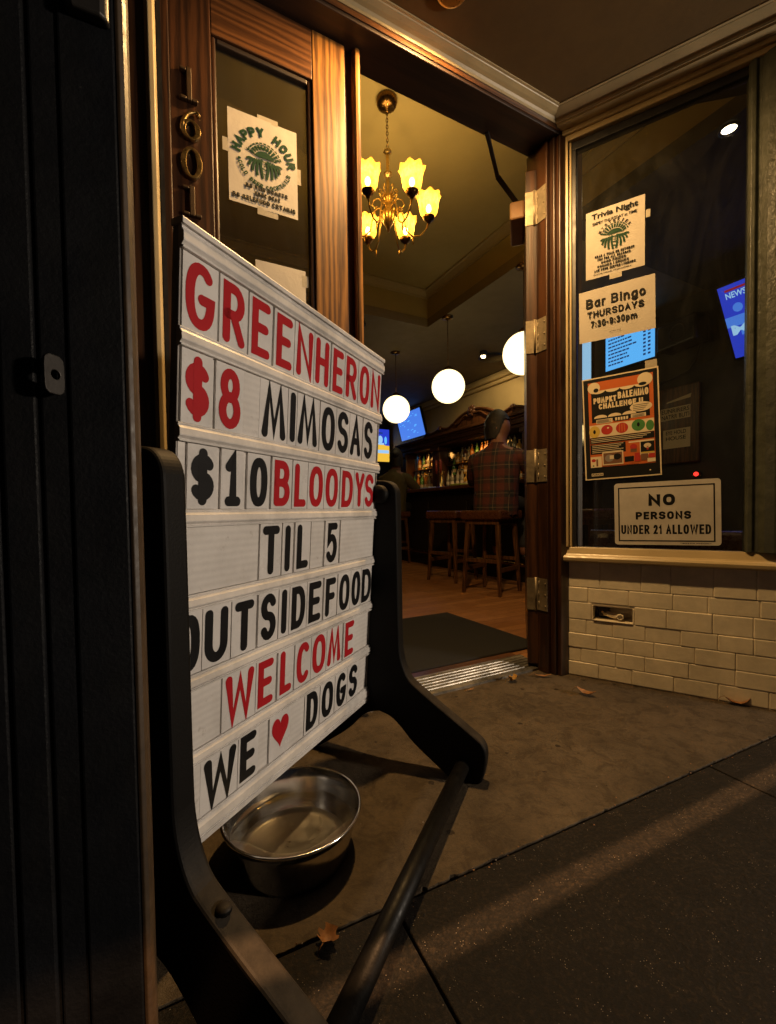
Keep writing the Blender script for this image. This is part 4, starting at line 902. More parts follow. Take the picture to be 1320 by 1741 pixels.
# plate standing out from the leaf with a round hole
def plate(mb, fr, w, h_, t, r, c, mi=0, n=24):
    out = []; 
    for k in range(n):
        a = 2*PI*k/n; cx, cz = math.cos(a), math.sin(a); q = max(abs(cx)/(w/2), abs(cz)/(h_/2)); p = (abs(cx)/(w/2))**5+(abs(cz)/(h_/2))**5; q = p**.2
        out.append((cx/q, cz/q))
    inn = [(c[0]+r*math.cos(2*PI*k/n), c[1]+r*math.sin(2*PI*k/n)) for k in range(n)]
    for y in (-t/2, t/2): mb.add([fr(x, y, z) for x, z in out]+[fr(x, y, z) for x, z in inn], [(k, (k+1) % n, n+(k+1) % n, n+k) for k in range(n)], mi)
    for ring_ in (out, inn): mb.add([fr(x, y, z) for y in (-t/2, t/2) for x, z in ring_], [(k, (k+1) % n, n+(k+1) % n, n+k) for k in range(n)], mi)
hf = GF.sub((-.0665, -.009, .872), R(50)); plate(m, hf, .020, .038, .0035, .0045, (.001, .0)); m.build('hasp', M['gunmetal'], gt, bevel=.0008)
m = MB(); m.prism(GF, [(-.049, -.0005), (-.047, -.010), (-.041, -.014), (-.018, -.014), (-.012, -.010), (-.010, -.0005)], 'z', 1.226, 1.40); m.build('fitting', M['gunmetal'], gt, bevel=.003, seg=3)

# panels added out of view over the sidewalk: their gap shapes the light band
aw = thing('light_blocker', FF(0, -.6, 2.75), 'unseen dark panels added above the sidewalk, slotted to shape a band of light', 'light_blocker')
m = MB(); m.box(FF, (-4, 6), (-1.156, .11), (2.745, 2.76)); m.build('rear_panel', M['blackp'], aw)
m = MB(); m.box(FF, (-4, 6), (-2.9, -1.190), (2.745, 2.76)); m.build('front_panel', M['blackp'], aw)
cl_ = thing('ceiling_light', (.24, 1.44, 2.395), 'round flush ceiling light in the entry, just over the door', 'ceiling light')
m = MB(); m.lathe(Fr((.24, 1.44, 0)), [(0, 2.394), (.05, 2.394), (.053, 2.390), (.048, 2.384), (.04, 2.3845), (0, 2.386)], 32); m.build('rim', M['brass'], cl_)

# ------------------------------------------------------------------ chandelier
CC = (.050, 2.80)
ch = thing('chandelier', (CC[0], CC[1], 3.3), 'brass chandelier with six lit amber tulip shades inside the doorway', 'chandelier')
F0 = Fr((CC[0], CC[1], 0))
m = MB(); m.lathe(F0, [(0, 3.30), (.065, 3.30), (.067, 3.285), (.060, 3.262), (.040, 3.245), (.014, 3.238), (.008, 3.222), (0, 3.220)], 28); m.build('canopy', M['bronze'], ch)
m = MB()
for k in range(11):
    z = 3.213-k*.0202; F1 = F0.sub((0, 0, 0), PI/2*(k % 2))
    m.tube(F1, [(.0065*math.cos(a), 0, z+.0135*math.sin(a)) for a in [2*PI*q/10 for q in range(10)]], .0022, 6, closed=True)
m.build('chain', M['bronze'], ch)
F0 = Fr((CC[0], CC[1], -.047))
m = MB(); m.lathe(F0, [(0, 3.045), (.010, 3.043), (.024, 3.032), (.026, 3.024), (.012, 3.016), (.0105, 3.010), (.0105, 2.912), (.014, 2.907), (.027, 2.894), (.027, 2.885), (.013, 2.870), (.0105, 2.862), (.0105, 2.772), (.022, 2.767), (.034, 2.752), (.030, 2.732), (.018, 2.717), (.022, 2.692), (.036, 2.662), (.040, 2.627), (.030, 2.587), (.016, 2.567), (.010, 2.552), (.006, 2.537), (0, 2.532)], 24); m.build('stem', M['brass'], ch)
arm_o = None
def tulip(r, z, a, j):
    t = max(0, (z-.075)/.075); k = t*t
    return r*(1+.055*k*math.cos(8*a)), z+.0055*k*math.cos(8*a)
for k in range(6):
    a = R(2+60*k); F1 = F0.sub((0, 0, 0), a); rr = .255
    m = MB(); m.tube(F1, [(.03, 0, 2.652), (.055, 0, 2.682), (.085, 0, 2.667), (.10, 0, 2.612), (.115, 0, 2.542), (.155, 0, 2.507), (.20, 0, 2.514), (.238, 0, 2.552), (rr, 0, 2.597)], [.006, .0055, .005, .005, .005, .0055, .005, .0055, .007], 8)
    m.tube(F1, [(.03, 0, 2.712), (.06, 0, 2.742), (.09, 0, 2.732), (.10, 0, 2.702), (.085, 0, 2.682), (.07, 0, 2.692)], .0038, 6)
    m.tube(F1, [(.028, 0, 2.752), (.05, 0, 2.767), (.062, 0, 2.787), (.05, 0, 2.804), (.038, 0, 2.794)], .0032, 6)
    m.tube(F1, [(.155, 0, 2.507), (.152, 0, 2.482), (.156, 0, 2.457)], [.004, .006, .002], 6)
    ar = m.build('arm', M['brass'], ch)
    Fs = Fr(F1(rr, 0, 2.597), F1.x, F1.y, F1.z)
    m = MB(); m.lathe(Fs, [(0, -.012), (.008, -.010), (.016, .004), (.030, .014), (.038, .030), (.036, .034), (.0, .030)], 20); m.build('shade_cup', M['bronze'], ar)
    m = MB(); m.lathe(Fs, [(.026, .030), (.043, .040), (.055, .062), (.060, .090), (.062, .115), (.067, .138), (.077, .156)], 56, fn=tulip); m.build('shade', M['shade'], ar)
    m = MB(); m.ball(Fs, (0, 0, .085), .017, 12, sz=(1, 1, 1.4)); m.build('bulb', M['bulb'], ar)
    lamp('chandelier_bulb_light', 'POINT', Fs(0, 0, .118), 5.6, (1, .60, .20), .018)

# ------------------------------------------------------------------ globes
gl = thing('globe_pendant', FA(2.95, 2.62, 2.9), 'lit opal globe pendant hanging in the middle of the row over the bar', 'pendant lamp', 'globe pendants over the bar')
Fg = Fr(FA(2.95, 2.62, 0)); zc = 2.128; rg = .184
m = MB(); m.ball(Fg, (0, 0, zc), rg, 40); m.build('globe', M['globe'], gl)
m = MB(); m.lathe(Fg, [(.05, zc+rg-.012), (.05, zc+rg+.015), (.03, zc+rg+.035), (.008, zc+rg+.045), (.006, zc+rg+.05)], 20); m.build('cap', M['bronze'], gl)
m = MB(); m.tube(Fg, [(0, 0, zc+rg+.04), (0, 0, 2.89)], .004, 8); m.build('rod', M['bronze'], gl)
m = MB(); m.lathe(Fg, [(0, 2.90), (.065, 2.90), (.065, 2.885), (.02, 2.872), (0, 2.872)], 24); m.build('canopy', M['bronze'], gl)
tag(copy_tree(gl, FA(2.95, 1.48, 2.9)), 'lit opal globe pendant partly hidden by the upper hinge', 'pendant lamp', 'globe pendants over the bar')
tag(copy_tree(gl, FA(2.95, 3.82, 2.9)), 'lit opal globe pendant farthest back, in front of a blue screen', 'pendant lamp', 'globe pendants over the bar')

# ceiling spots and round speaker, ceiling camera
def downlight(name, p, label, mt):
    o = thing(name, p, label, 'downlight'); q = Fr(p)
    m = MB(); m.lathe(q, [(.052, -.001), (.054, -.008), (.037, -.010), (.036, -.002)], 28); m.build('trim', M['blackp'], o)
    m = MB(); m.disc(Fr(p, (1, 0, 0), (0, 0, 1), (0, 1, 0)), (0, 0), .036, .036, -.004, 0, 28); m.build('lens', mt, o); return o
lamp('downlight_glow', 'SPOT', FA(2.965, -.085, 2.885), 30, (1, .70, .38), .03, FA(3.4, -.3, 0), 150, .8)
downlight('downlight', FA(2.965, -.085, 2.9), 'bright round downlight on the dark ceiling seen through the shop window', M['downlight'])
m = MB(); m.lathe(Fr(FA(4.27, 3.40, 2.9)), [(0, -.03), (.16, -.03), (.18, -.015), (.18, -.001)], 28); tag(m.build('ceiling_speaker', M['blackp']), 'black round speaker flush on the ceiling near the right globe', 'speaker')
sp = thing('spot_lamp', FA(4.02, 3.28, 2.9), 'small black ceiling spot with a bright bulb next to the round speaker', 'spotlight')
m = MB(); m.lathe(Fr(FA(4.02, 3.28, 2.9)), [(.05, -.001), (.055, -.07), (.05, -.07), (.045, -.02), (0, -.02)], 20); m.build('can', M['blackp'], sp)
m = MB(); m.ball(Fr(FA(4.02, 3.28, 2.84)), (0, 0, 0), .03, 12); m.build('bulb', M['bulb'], sp)
lamp('ceiling_spot_light', 'SPOT', FA(4.02, 3.28, 2.80), 45, (1, .72, .38), .03, FA(4.95, 4.0, 1.9), 95, .6)
cm = thing('ceiling_camera', FA(1.9, 3.2, 2.9), 'small dark camera on a stalk under the ceiling above the letter board', 'camera')
m = MB(); m.tube(Fr(), [FA(2.16, 3.15, 2.9), FA(2.14, 3.14, 2.86), FA(1.98, 3.02, 2.77)], .012, 8); m.ball(Fr(FA(2.15, 3.14, 2.87)), (0, 0, 0), .035, 12); m.build('body', M['blackp'], cm)

# ------------------------------------------------------------------ screens
def screen(name, fr, w, h, label, mt, extras=None, cat='screen'):
    o = thing(name, fr(w/2, 0, 0), label, cat)
    m = MB(); m.box(fr, (-.02, w+.02), (.002, .05), (-.02, h+.02)); m.build('bezel', M['blackp'], o, bevel=.004)
    m = MB(); mats = [mt]+([e for e in extras[0]] if extras else [])
    m.quad(fr, [(0, 0, 0), (w, 0, 0), (w, 0, h), (0, 0, h)], 0)
    if extras: extras[1](m, fr, w, h)
    m.build('picture', mats, o); return o
# frame on the bar wall: x runs from far (left in view) to near (right), y into the wall
FW = Fr(FA(4.9, 0, 0), -FA.y, FA.x, FA.z)
def tv1(m, f, w, h):
    rr = random.Random(3)
    for k in range(26):
        x, z = rr.uniform(.05, .8)*w, rr.uniform(.06, .88)*h; q = rr.uniform(.03, .1)
        m.quad(f, [(x, -.001-.00005*k, z), (x+q*w, -.001-.00005*k, z), (x+q*w, -.001-.00005*k, z+.012), (x, -.001-.00005*k, z+.012)], 1)
screen('television', FW.sub((-7.05, .0, 2.29), 0, R(15)), .96, .55, 'tilted television with a plain blue picture behind the far globe', M['blue'], ([M['cyan']], tv1), 'television')
def tv2(m, f, w, h):
    def q(x0, x1, z0, z1, y, mi): m.quad(f, [(x0*w, y, z0*h), (x1*w, y, z0*h), (x1*w, y, z1*h), (x0*w, y, z1*h)], mi)
    q(0, .84, 0, .52, -.001, 1); q(0, .80, .52, .58, -.0012, 2); q(.80, 1, 0, .5, -.0012, 1); q(.1, .75, .86, .9, -.001, 3)
    q(.0, .55, .12, .5, -.0015, 1); q(0, .5, 0, .6, -.002, 4); q(.52, .98, .26, .36, -.002, 2)
    m.disc(f, (.66*w, .68*h), .09*w, .12*h, -.002, 2); m.disc(f, (.86*w, .66*h), .05*w, .12*h, -.002, 4)
screen('television', FA.sub((4.15, 7.52, 1.88)), .68, .74, 'television with a blue and yellow picture next to the letter board edge', M['deepblue'], ([M['syellow'], M['pale'], M['sink'], M['cyan']], tv2), 'television')
def tv3(m, f, w, h):
    def q(x0, x1, z0, z1, y, mi): m.quad(f, [(x0*w, y, z0*h), (x1*w, y, z0*h), (x1*w, y, z1*h), (x0*w, y, z1*h)], mi)
    q(.05, .30, .915, .945, -.001, 3); q(.0, .98, .44, .58, -.001, 1); q(.1, .9, .30, .42, -.001, 1)
    write(m, f, 'NEWS', .05*w, .21*w, .82*h, .90*h, -.002, 2, .02); write(m, f, 'MARKET', .03*w, .80*w, .32*h, .46*h, -.002, 2, .03)
    m.disc(f, (.12*w, .68*h), .04*w, .06*h, -.0015, 1); m.disc(f, (.3*w, .70*h), .05*w, .07*h, -.0015, 1)
screen('television', FW.sub((-.715, -.02, 2.13), 0, R(31)), .95, .66, 'tilted television with deep blue picture, cut off by the window column', M['deepblue'], ([M['blue'], M['pale'], M['sred']], tv3), 'television')
def menu(seed, price=True):
    def fn(m, f, w, h):
        rr = random.Random(seed)
        for k in range(8):
            z = h*(.86-.105*k); L = rr.uniform(.25, .55); x = .06
            while x < L+.06:
                q = rr.uniform(.03, .08); m.quad(f, [(x*w, -.001, z), ((x+q)*w, -.001, z), ((x+q)*w, -.001, z+.018), (x*w, -.001, z+.018)], 1); x += q+.012
            if price:
                for xx in (.78, .87): m.quad(f, [(xx*w, -.001, z), ((xx+.05)*w, -.001, z), ((xx+.05)*w, -.001, z+.022), (xx*w, -.001, z+.022)], 1)
    return fn
screen('menu_screen', FW.sub((-2.06, -.02, 2.39)), .59, .40, 'cyan menu screen with price columns below the bingo flyer', M['cyan'], ([M['sink']], menu(4)), 'screen')
screen('menu_screen', FW.sub((-2.72, -.02, 2.30)), .46, .60, 'pale menu screen with text lines at the left edge of the shop window', M['pale'], ([M['sink']], menu(8, False)), 'screen')
# speaker and framed notice board on the bar wall, strip light
o = thing('wall_speaker', FW(-1.15, -.1, 2.45), 'black loudspeaker on the dark wall left of the tilted television', 'speaker')
fs = FW.sub((-1.38, -.16, 2.36), R(-12)); m = MB(); m.box(fs, (0, .44), (0, .2), (0, .27)); m.build('cabinet', M['blackp'], o, bevel=.03, seg=3)
m = MB(); m.lathe(Fr(fs(.25, -.001, .135), fs.x, fs.z, -fs.y), [(0, -.02), (.05, -.012), (.08, .004), (.09, .004), (.09, 0)], 24); m.build('cone', M['gunmetal'], o)
m = MB(); m.tube(Fr(), [FW(-1.02, -.02, 2.36), FW(-1.06, -.02, 2.22), FW(-1.12, -.02, 2.14), FW(-1.3, -.02, 2.09), FW(-1.7, -.02, 2.07)], .008, 6); tag(m.build('speaker_cable', M['blackp']), 'dark cable running down the wall from the loudspeaker', 'cable')
o = thing('notice_board', FW(-1.2, -.02, 1.22), 'wooden notice board with two lettered white signs seen through the shop window', 'notice board')
m = MB(); m.box(FW, (-1.44, -1.02), (-.03, .01), (1.20, 2.00)); m.build('frame', M['stoolwood'], o, bevel=.01)
m = MB(); m.box(FW, (-1.395, -1.10), (-.034, -.031), (1.66, 1.79)); 
for r0, sx in ((1.732, 'EUNRIRERS'), (1.672, 'NATRR BUTI')): write(m, FW, sx, -1.385, -1.11, r0, r0+.045, -.0355, 1, .01)
m.build('plaque', [M['cream'], M['ink']], o)
m = MB(); m.box(FW, (-1.37, -1.10), (-.034, -.031), (1.36, 1.56))
for r0, sx in ((1.505, 'EYE HOLD'), (1.445, 'HOUSE')): write(m, FW, sx, -1.34, -1.14, r0, r0+.04, -.0355, 1, .01)
m.build('plaque', [M['cream'], M['ink']], o)
m = MB(); m.quad(FW, [(-1.34, -.033, 1.84), (-1.10, -.033, 1.86), (-1.09, -.033, 1.90), (-1.33, -.033, 1.855)]); m.build('slip', M['cream'], o)
o = thing('alarm_lamp', FW(-1.0, -.02, 1.1), 'tiny red indicator lamp glowing between poster and age sign', 'lamp')
m = MB(); m.ball(Fr(FW(-1.04, -.04, 1.07)), (0, 0, 0), .022, 12); m.build('lens', M['redlamp'], o)
m = MB(); m.lathe(Fr(FW(-1.04, -.02, 1.07), FW.x, FW.z, FW.y), [(.03, 0), (.03, .03), (0, .03)], 14); m.build('base', M['blackp'], o)
m = MB(); m.box(FW, (-1.95, -1.5), (-.05, -.01), (2.96-.14, 2.985-.14)); 
# booth bench inside the window
o = thing('booth_bench', FB(.0, .5, 0), 'low brown leather bench just inside the shop window', 'bench')
m = MB(); m.box(FB, (-.30, .75), (.30, .72), (.40, .50)); m.build('seat', M['leather'], o, bevel=.03, seg=3)
m = MB(); pts = arc(.0, .0, .05, .09, 0, 360, 20)[:-1]; m.prism(FB, [(.22+a, .545+b) for a, b in pts], 'x', -.31, .75); m.build('back_roll', M['leather'], o)
m = MB(); m.box(FB, (-.30, .75), (.19, .25), (.0, .52)); m.build('base', M['bar_v'], o)

# ------------------------------------------------------------------ bar counter and back bar
bc = thing('bar_counter', FA(3.4, 3, 0), 'long dark wooden bar counter behind the stools', 'bar counter')
m = MB(); m.box(FA, (3.22, 3.70), (.9, 6.6), (.0, .985))
for k in range(7): m.box(FA, (3.208, 3.22), (1.05+.8*k, 1.70+.8*k), (.15, .86))
m.build('front', mat('black_bar_front', (.012, .008, .006), .5), bc, bevel=.006)
m = MB(); m.box(FA, (3.10, 3.75), (.85, 6.65), (.986, 1.03)); m.build('top', M['bar_h'], bc, bevel=.012)
m = MB(); m.tube(FA, [(3.12, .9, .20), (3.12, 6.6, .20)], .02, 10); m.build('foot_rail', M['bronze'], bc)
for (w, lab, mt) in ((3.42, 'small pale napkin holder glowing on the bar counter edge', M['pale']), (2.75, 'yellow green drip mat on the bar counter beside the seated man', M['greenp'])):
    m = MB(); m.box(FA, (3.13, 3.25), (w-.10, w+.10), (1.031, 1.05)); tag(m.build('bar_caddy' if mt is M['pale'] else 'drip_mat', mat('pale_napkins', (.5, .6, .65), .5) if mt is M['pale'] else mat('lime_rubber', (.35, .42, .08), .5), bevel=.004), lab, 'bar caddy' if mt is M['pale'] else 'drip mat')

bb = thing('back_bar', FA(4.7, 4, 0), 'carved dark wood back bar with arched crest, mirrors and cornice', 'back bar')
m = MB(); m.box(FA, (4.32, 4.90), (1.6, 6.7), (0, 1.10)); m.box(FA, (4.28, 4.90), (1.55, 6.75), (1.10, 1.14)); m.build('cabinet', M['bar_h'], bb, bevel=.008)
m = MB()
for z0, z1, o_ in ((1.88, 1.93, 4.50), (1.93, 2.00, 4.46), (2.00, 2.03, 4.43), (2.03, 2.075, 4.38)): m.box(FA, (o_, 4.89), (1.6, 6.45), (z0, z1))
m.build('cornice', M['bar_h'], bb, bevel=.008)
for w in (1.72, 2.95, 5.16, 6.32):
    m = MB(); m.box(FA, (4.50, 4.72), (w-.11, w+.11), (1.14, 1.88)); m.build('column', M['bar_v'], bb, bevel=.01)
    m = MB(); m.box(FA, (4.47, 4.75), (w-.135, w+.135), (1.80, 1.878)); m.build('capital', M['bar_v'], bb, bevel=.012)
crest = []
for k in range(61):
    t = -1+2*k/60; a = abs(t)
    z = 2.075+.055+.19*(1/(1+math.exp((a-.36)*14)))+.045*math.exp(-((a-.62)/.09)**2)+.05*math.exp(-((a-.93)/.06)**2)+.02*math.cos(a*9)
    crest.append((4.05+1.40*t, z))
m = MB(); m.prism(FA, [(w, z) for w, z in crest]+[(5.45, 2.0755), (2.65, 2.0755)], 'x', 4.46, 4.54); m.build('crest', M['bar_v'], bb, bevel=.012, seg=3)
m = MB()
m.tube(FA, [(4.45, w, z-.018) for w, z in crest], .018, 8)
for k in range(7):
    a = 2*PI*k/7; m.ball(FA, (4.44, 4.05+.055*math.cos(a), 2.30+.055*math.sin(a)), .038, 10)
m.ball(FA, (4.42, 4.05, 2.30), .035, 12)
for s_ in (-1, 1):
    m.tube(FA, [(4.44, 4.05+s_*(.10+.5*t/10), 2.24-.10*t/10+.03*math.sin(t*.9)) for t in range(11)], [.02-.0012*t for t in range(11)], 8)
    m.ball(FA, (4.45, 4.05+s_*.88, 2.17), .045, 12)
m.build('carving', M['bar_h'], bb)
m = MB(); m.box(FA, (4.86, 4.885), (1.7, 6.35), (1.15, 1.88)); m.build('mirror', M['mirror'], bb)
m = MB()
for z in (1.34, 1.53):
    m.box(FA, (4.66, 4.85), (3.07, 5.04), (z, z+.018)); m.box(FA, (4.66, 4.85), (5.28, 6.2), (z, z+.018))
m.build('shelf', M['bar_h'], bb, bevel=.003)
lamp('back_bar_shelf_light', 'SPOT', FA(4.56, 4.1, 1.86), 9, (1, .50, .13), .12, FA(4.72, 4.1, 1.2), 165, .6)
lamp('back_bar_shelf_light', 'SPOT', FA(4.56, 5.7, 1.86), 9, (1, .50, .13), .12, FA(4.72, 5.7, 1.2), 165, .6)
# bottles: five kinds, copied along the shelves
bott = []
kinds = [('amber', (.50, .18, .02), 'tall amber liquor bottle on the back bar shelf'), ('green', (.10, .26, .06), 'green glass bottle on the back bar shelf'), ('clear', (.30, .26, .17), 'clear spirit bottle with pale label on the back bar shelf'), ('dark', (.10, .035, .015), 'dark brown bottle with a gold label on the back bar shelf'), ('gold', (.60, .32, .05), 'squat golden bottle with a long neck on the back bar shelf')]
for nm, c, lab in kinds:
    o = thing('bottle', (0, 0, -30), lab, 'bottle', 'bottles on the back bar'); r = .038 if nm != 'gold' else .048; h = .20 if nm != 'gold' else .14
    b_ = Fr((0, 0, -30)); m = MB(); m.lathe(b_, [(0, 0), (r*.95, 0), (r, .006), (r, h*.80), (r*.9, h*.92), (.015, h*1.16), (.0135, h*1.38), (.016, h*1.39), (.016, h*1.43)], 14); m.build('body', mat(nm+'_bottle_glass', c, .12, var=.1, bmp=0, coat=.6), o)
    m = MB(); m.lathe(b_, [(.0165, h*1.40), (.017, h*1.50), (0, h*1.505)], 10); m.build('cap', M['brass'] if nm in ('amber', 'gold') else M['blackp'], o)
    m = MB(); m.lathe(b_, [(r+.0006, h*.26), (r+.0006, h*.52)], 14); m.build('paper_label', M['cream'], o)
    bott.append(o)
rnd = random.Random(21); first = [True]*5
for z, w0, w1, u0 in ((1.141, 3.10, 5.02, 4.62), (1.359, 3.12, 5.0, 4.73), (1.549, 3.15, 4.95, 4.74), (1.141, 5.30, 6.18, 4.62), (1.359, 5.32, 6.16, 4.73), (1.549, 5.34, 6.1, 4.74)):
    w = w0+.05
    while w < w1-.04:
        k = rnd.choice((0, 0, 1, 2, 2, 3, 4)); p = FA(u0+rnd.uniform(-.03, .03), w, z)
        if first[k]: bott[k].location = p; first[k] = False
        else: copy_tree(bott[k], p, rz=rnd.uniform(0, 6))
        w += rnd.uniform(.085, .13)
for k in range(5):
    if first[k]: bott[k].location = FA(4.6, 3.2+.1*k, 1.141)
# taps on the counter and glassware
o = thing('beer_tap', FA(3.55, 3.62, 1.03), 'red handled beer tap tower standing on the bar counter', 'beer tap')
m = MB(); m.lathe(Fr(FA(3.55, 3.62, 1.03)), [(0, 0), (.07, 0), (.07, .02), (.035, .03), (.03, .22), (.045, .25), (0, .27)], 18); m.build('tower', M['brass'], o)
for s_ in (-.05, .05):
    m = MB(); m.lathe(Fr(FA(3.50, 3.62+s_, 1.25)), [(0, 0), (.012, 0), (.018, .06), (.022, .16), (.012, .19), (0, .195)], 12); m.build('handle', mat('red_handle', (.35, .05, .03), .4), o)
rnd = random.Random(2)
for k, w in enumerate((4.15, 4.4, 4.75)):
    m = MB(); m.lathe(Fr(FA(3.3, w, 1.031)), [(0, 0), (.03, 0), (.036, .13), (.033, .13), (.028, .01), (0, .01)], 16)
    tag(m.build('beer_glass', mat('beer_%d' % k, (.55, .30, .06), .15, bmp=0)), 'filled beer glass on the bar counter beyond the seated man', 'glass', 'glasses on the bar counter')

# ------------------------------------------------------------------ stools
def stool(p, rz):
    o = thing('bar_stool', (0, 0, 0), '', 'bar stool', 'bar stools along the counter')
    F = Fr(); m = MB(); m.box(F, (-.2, .2), (-.2, .2), (.640, .722)); m.build('seat_pad', M['leather'], o, bevel=.022, seg=3)
    m = MB(); m.box(F, (-.165, .165), (-.165, .165), (.60, .645)); m.build('seat_frame', M['stoolwood'], o, bevel=.004)
    def at(t, sx, sy): return ((.145+.032*(1-t))*sx, (.145+.032*(1-t))*sy)
    for sx in (-1, 1):
        for sy in (-1, 1):
            m = MB(); vs = []
            for t, hw in ((0, .013), (1, .018)):
                cx, cy = at(t, sx, sy); vs += [(cx+a*hw, cy+b*hw, .60*t+.0005) for a, b in ((-1, -1), (1, -1), (1, 1), (-1, 1))]
            m.add(vs, [(0, 1, 2, 3), (4, 5, 6, 7), (0, 1, 5, 4), (1, 2, 6, 5), (2, 3, 7, 6), (3, 0, 4, 7)]); m.build('leg', M['stoolwood'], o, bevel=.003)
    for k, z in enumerate((.215, .215, .29, .29)):
        q = .165; m = MB()
        if k < 2: m.box(F, (-q, q), ((-1)**k*q-.011, (-1)**k*q+.011), (z-.018, z+.018))
        else: m.box(F, ((-1)**k*q-.011, (-1)**k*q+.011), (-q, q), (z-.016, z+.016))
        m.build('stretcher', M['stoolwood'], o, bevel=.002)
    o.location = p; o.rotation_euler = (0, 0, rz); return o
base_rz = PI/2-aA
st = stool(FA(2.62, 1.55, .012), base_rz+R(19))
st['label'] = 'brown wooden bar stool under the man in the plaid shirt'
for u, w, a, lab in ((2.74, 2.29, 16, 'empty wooden bar stool with worn brown seat beside the plaid shirt man'), (2.92, 3.95, 5, 'bar stool under the person in olive, beside the letter board frame'), (3.02, .92, 8, 'bar stool half hidden behind the right door post')):
    c_ = copy_tree(st, FA(u, w, .012), rz=base_rz+R(a)); c_['label'] = lab

# ------------------------------------------------------------------ people
def skin_obj(name, verts, edges, radii, mt, parent, lv=2):
    me = bpy.data.meshes.new(name); me.from_pydata(verts, edges, []); me.materials.append(mt)
    o = bpy.data.objects.new(name, me); COL.objects.link(o); o.parent = parent
    sk = o.modifiers.new('skin', 'SKIN'); sk.use_smooth_shade = True; me.skin_vertices.new() if not me.skin_vertices else None
    for v, r in zip(me.skin_vertices[0].data, radii): v.radius = r if isinstance(r, tuple) else (r, r)
    me.skin_vertices[0].data[0].use_root = True
    ss = o.modifiers.new('s', 'SUBSURF'); ss.levels = ss.render_levels = lv
    return o
def chain(sets):
    V = []; E = []; Rr = []; idx = {}
    for path in sets:
        prev = None
        for nm, p, r in path:
            if nm not in idx: idx[nm] = len(V); V.append(p); Rr.append(r)
            if prev is not None and (prev, idx[nm]) not in E: E.append((prev, idx[nm]))
            prev = idx[nm]
    return V, E, Rr
def seated(loc, rz, label, shirt, head_turn, lean=.05, arms=None, bun=False):
    # local axes: y forward, x right, origin on the seat; hands rest on the counter in front
    o = thing('person', (0, 0, 0), label, 'person')
    hx, hy, hz = .0, .06+lean, .70
    ht = R(head_turn); fx, fy = math.sin(ht), math.cos(ht); rx, ry = math.cos(ht), -math.sin(ht)
    def H(f_, r_, z): return (hx+fx*f_+rx*r_, hy+fy*f_+ry*r_, hz+z)
    el = [(s*.30, .20, .30) for s in (-1, 1)]; wr = [(s*.16, .42, .335) for s in (-1, 1)]
    pel = ('p', (0, 0, .10), (.16, .11)); spine = [pel, ('w', (0, lean*.3+.0, .26), (.15, .105)), ('c', (0, lean*.7, .42), (.175, .115)), ('s', (0, lean, .52), (.12, .085)), ('n', (0, lean+.015, .575), (.06, .06))]
    head = [spine[-1], ('h0', H(.0, 0, -.03), (.068, .075)), ('h1', H(.012, 0, .03), (.078, .092)), ('h2', H(.0, 0, .09), (.080, .095)), ('h3', H(-.01, 0, .135), (.05, .06))]
    nose = [('h1', None, None), ('no', H(.098, 0, .028), .014)]
    V, E, Rr = chain([spine, head, nose]); paths = []
    arms_b = []; legs_b = []; arms_s = []; legs_t = []
    for k, s in enumerate((-1, 1)):
        sh = ('s%d' % k, (s*.175, lean, .485), .058); elb = ('e%d' % k, el[k], .044); w_ = ('wr%d' % k, wr[k], .030); hd = ('hd%d' % k, (wr[k][0]-s*.02, wr[k][1]+.06, wr[k][2]), (.036, .022))
        arms_b.append([spine[3], sh, elb, w_, hd])
        for q in range(4): paths.append([hd, ('f%d%d' % (k, q), (hd[1][0]+(-.027+.018*q), hd[1][1]+.05+.008*(q in (1, 2)), hd[1][2]), .0095), ('g%d%d' % (k, q), (hd[1][0]+(-.029+.019*q), hd[1][1]+.085+.01*(q in (1, 2)), hd[1][2]-.012), .008)])
        paths.append([w_, ('t%d' % k, (hd[1][0]-s*.045, hd[1][1]-.005, hd[1][2]), .011), ('tt%d' % k, (hd[1][0]-s*.055, hd[1][1]+.03, hd[1][2]-.006), .009)])
        hip = ('hp%d' % k, (s*.10, .02, .075), .085); kn = ('k%d' % k, (s*.14, .43, .045), .062); an = ('a%d' % k, (s*.13, .36, -.40), .040); to = ('to%d' % k, (s*.15, .50, -.43), .036)
        legs_b.append([pel, hip, kn, an, to])
        arms_s.append([('s', spine[3][1], (.135, .10)), (sh[0], sh[1], .078), (elb[0], elb[1], .060), (w_[0], tuple(Vector(w_[1])*.92+Vector(elb[1])*.08), .044)])
        legs_t.append([('p', pel[1], (.13, .10)), (hip[0], hip[1], .088), (kn[0], kn[1], .076), (an[0], tuple(Vector(an[1])*.93+Vector(kn[1])*.07), .056)])
    V, E, Rr = chain([spine, head, [('h1', 0, 0), ('no', H(.098, 0, .025), .014)]]+arms_b+legs_b+paths)
    skin_obj('body', V, E, Rr, M['skin'], o)
    ear = MB()
    for s in (-1, 1): 
        p = H(-.01, s*.080, .03); ear.ball(Fr(), p, .022, 12, sz=(.5, .8, 1.35))
    sm_ = MB(); rings = [(-.035, .186, .150, 0), (.04, .192, .152, 0), (.16, .184, .138, .3), (.30, .196, .140, .6), (.41, .212, .138, .85), (.475, .212, .122, 1), (.515, .175, .105, 1), (.548, .105, .085, 1), (.575, .072, .076, 1.1), (.595, .070, .074, 1.15)]
    nn = 28
    vs = [(rx*math.copysign(abs(math.cos(2*PI*k/nn))**.8, math.cos(2*PI*k/nn))+.006*math.sin(k*2.7+z*31), lean*l_-.012+ry*math.copysign(abs(math.sin(2*PI*k/nn))**.85, math.sin(2*PI*k/nn))+.006*math.cos(k*1.9+z*23), z) for z, rx, ry, l_ in rings for k in range(nn)]
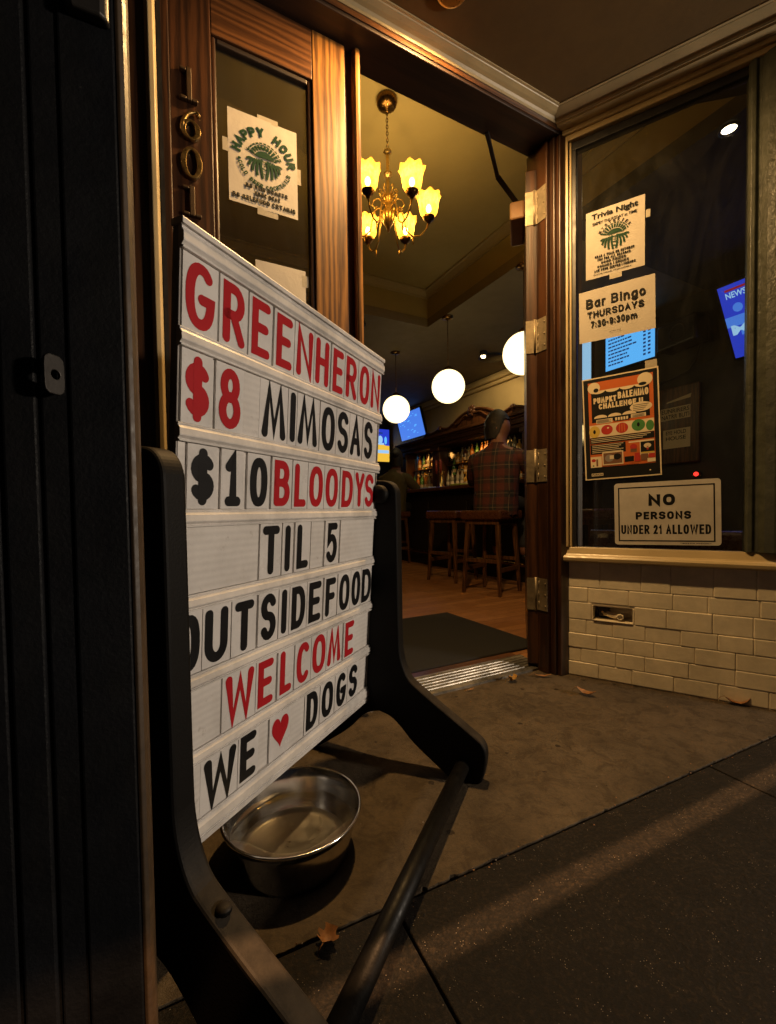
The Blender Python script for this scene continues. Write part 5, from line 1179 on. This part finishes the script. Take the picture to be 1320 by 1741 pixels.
    sm_.add(vs, [(j*nn+k, j*nn+(k+1) % nn, (j+1)*nn+(k+1) % nn, (j+1)*nn+k) for j in range(len(rings)-1) for k in range(nn)], 0, True)
    for k, sg_ in enumerate((-1, 1)):
        w2 = Vector(wr[k])*.92+Vector(el[k])*.08; ez = Vector(el[k])
        sh = Vector((sg_*.165, lean, .465))
        sm_.tube(I, [sh+Vector((-sg_*.03, 0, .005)), sh+Vector((sg_*.035, .01, -.01)), sh*.6+ez*.4+Vector((sg_*.015, -.01, 0)), sh*.2+ez*.8+Vector((sg_*.01, -.015, 0)), ez+Vector((0, -.01, -.01)), ez*.7+w2*.3, ez*.3+w2*.7, w2], [.078, .078, .068, .060, .058, .054, .048, .046], 14)
    so = sm_.build('shirt', shirt, None); so.parent = o
    V, E, Rr = chain(legs_t); skin_obj('trousers', V, E, Rr, M['jeans'], o)
    hr = MB(); hf_ = Fr((hx, hy, hz), (rx, ry, 0), (fx, fy, 0))
    def fn(r, z, a, j):
        return r, z
    vs = []; n, mm = 24, 12
    for k in range(n):
        for j in range(mm+1):
            a = 2*PI*k/n; f_ = math.sin(a)
            lo = -.062 if f_ < .10 else (-.062+.17*min(1, (f_-.10)/.55))
            ph = PI/2*(j/mm); z = lo+(.207-lo)*math.sin(ph)
            t = (z-.04)/.168; rad = math.sqrt(max(0, 1-max(0, t)**2)) if t > 0 else 1-.10*min(1, -t)
            jit = 1+.03*math.sin(k*5.1+j*2.3)
            vs.append(hf_(.099*rad*math.cos(a)*jit, -.010+.118*rad*math.sin(a)*jit-.006, z))
    hr.add(vs, [(k*(mm+1)+j, ((k+1) % n)*(mm+1)+j, ((k+1) % n)*(mm+1)+j+1, k*(mm+1)+j+1) for k in range(n) for j in range(mm)], 0, True)
    if bun: hr.ball(hf_, (0, -.12, .10), .05, 14)
    ho = hr.build('hair', M['hair'], None); ho.parent = o; e_ = ear.build('ears', M['skin'], o)
    sh_ = MB()
    for s in (-1, 1): sh_.ball(Fr(), (s*.145, .44, -.432), .055, 14, sz=(.85, 2.1, .7))
    sh_.build('shoes', M['blackp'], o, label=None)
    o.location = loc; o.rotation_euler = (0, 0, rz); return o
seated(FA(2.66, 1.53, .727), base_rz-PI/2+R(28), 'man in a dark red plaid shirt seated on a bar stool, head turned right', M['plaid'], 78, .03)
seated(FA(2.95, 3.95, .727), base_rz-PI/2+R(30), 'person in an olive sweater seated at the far bar, seen from behind', M['olivecloth'], -25, .05, bun=True)
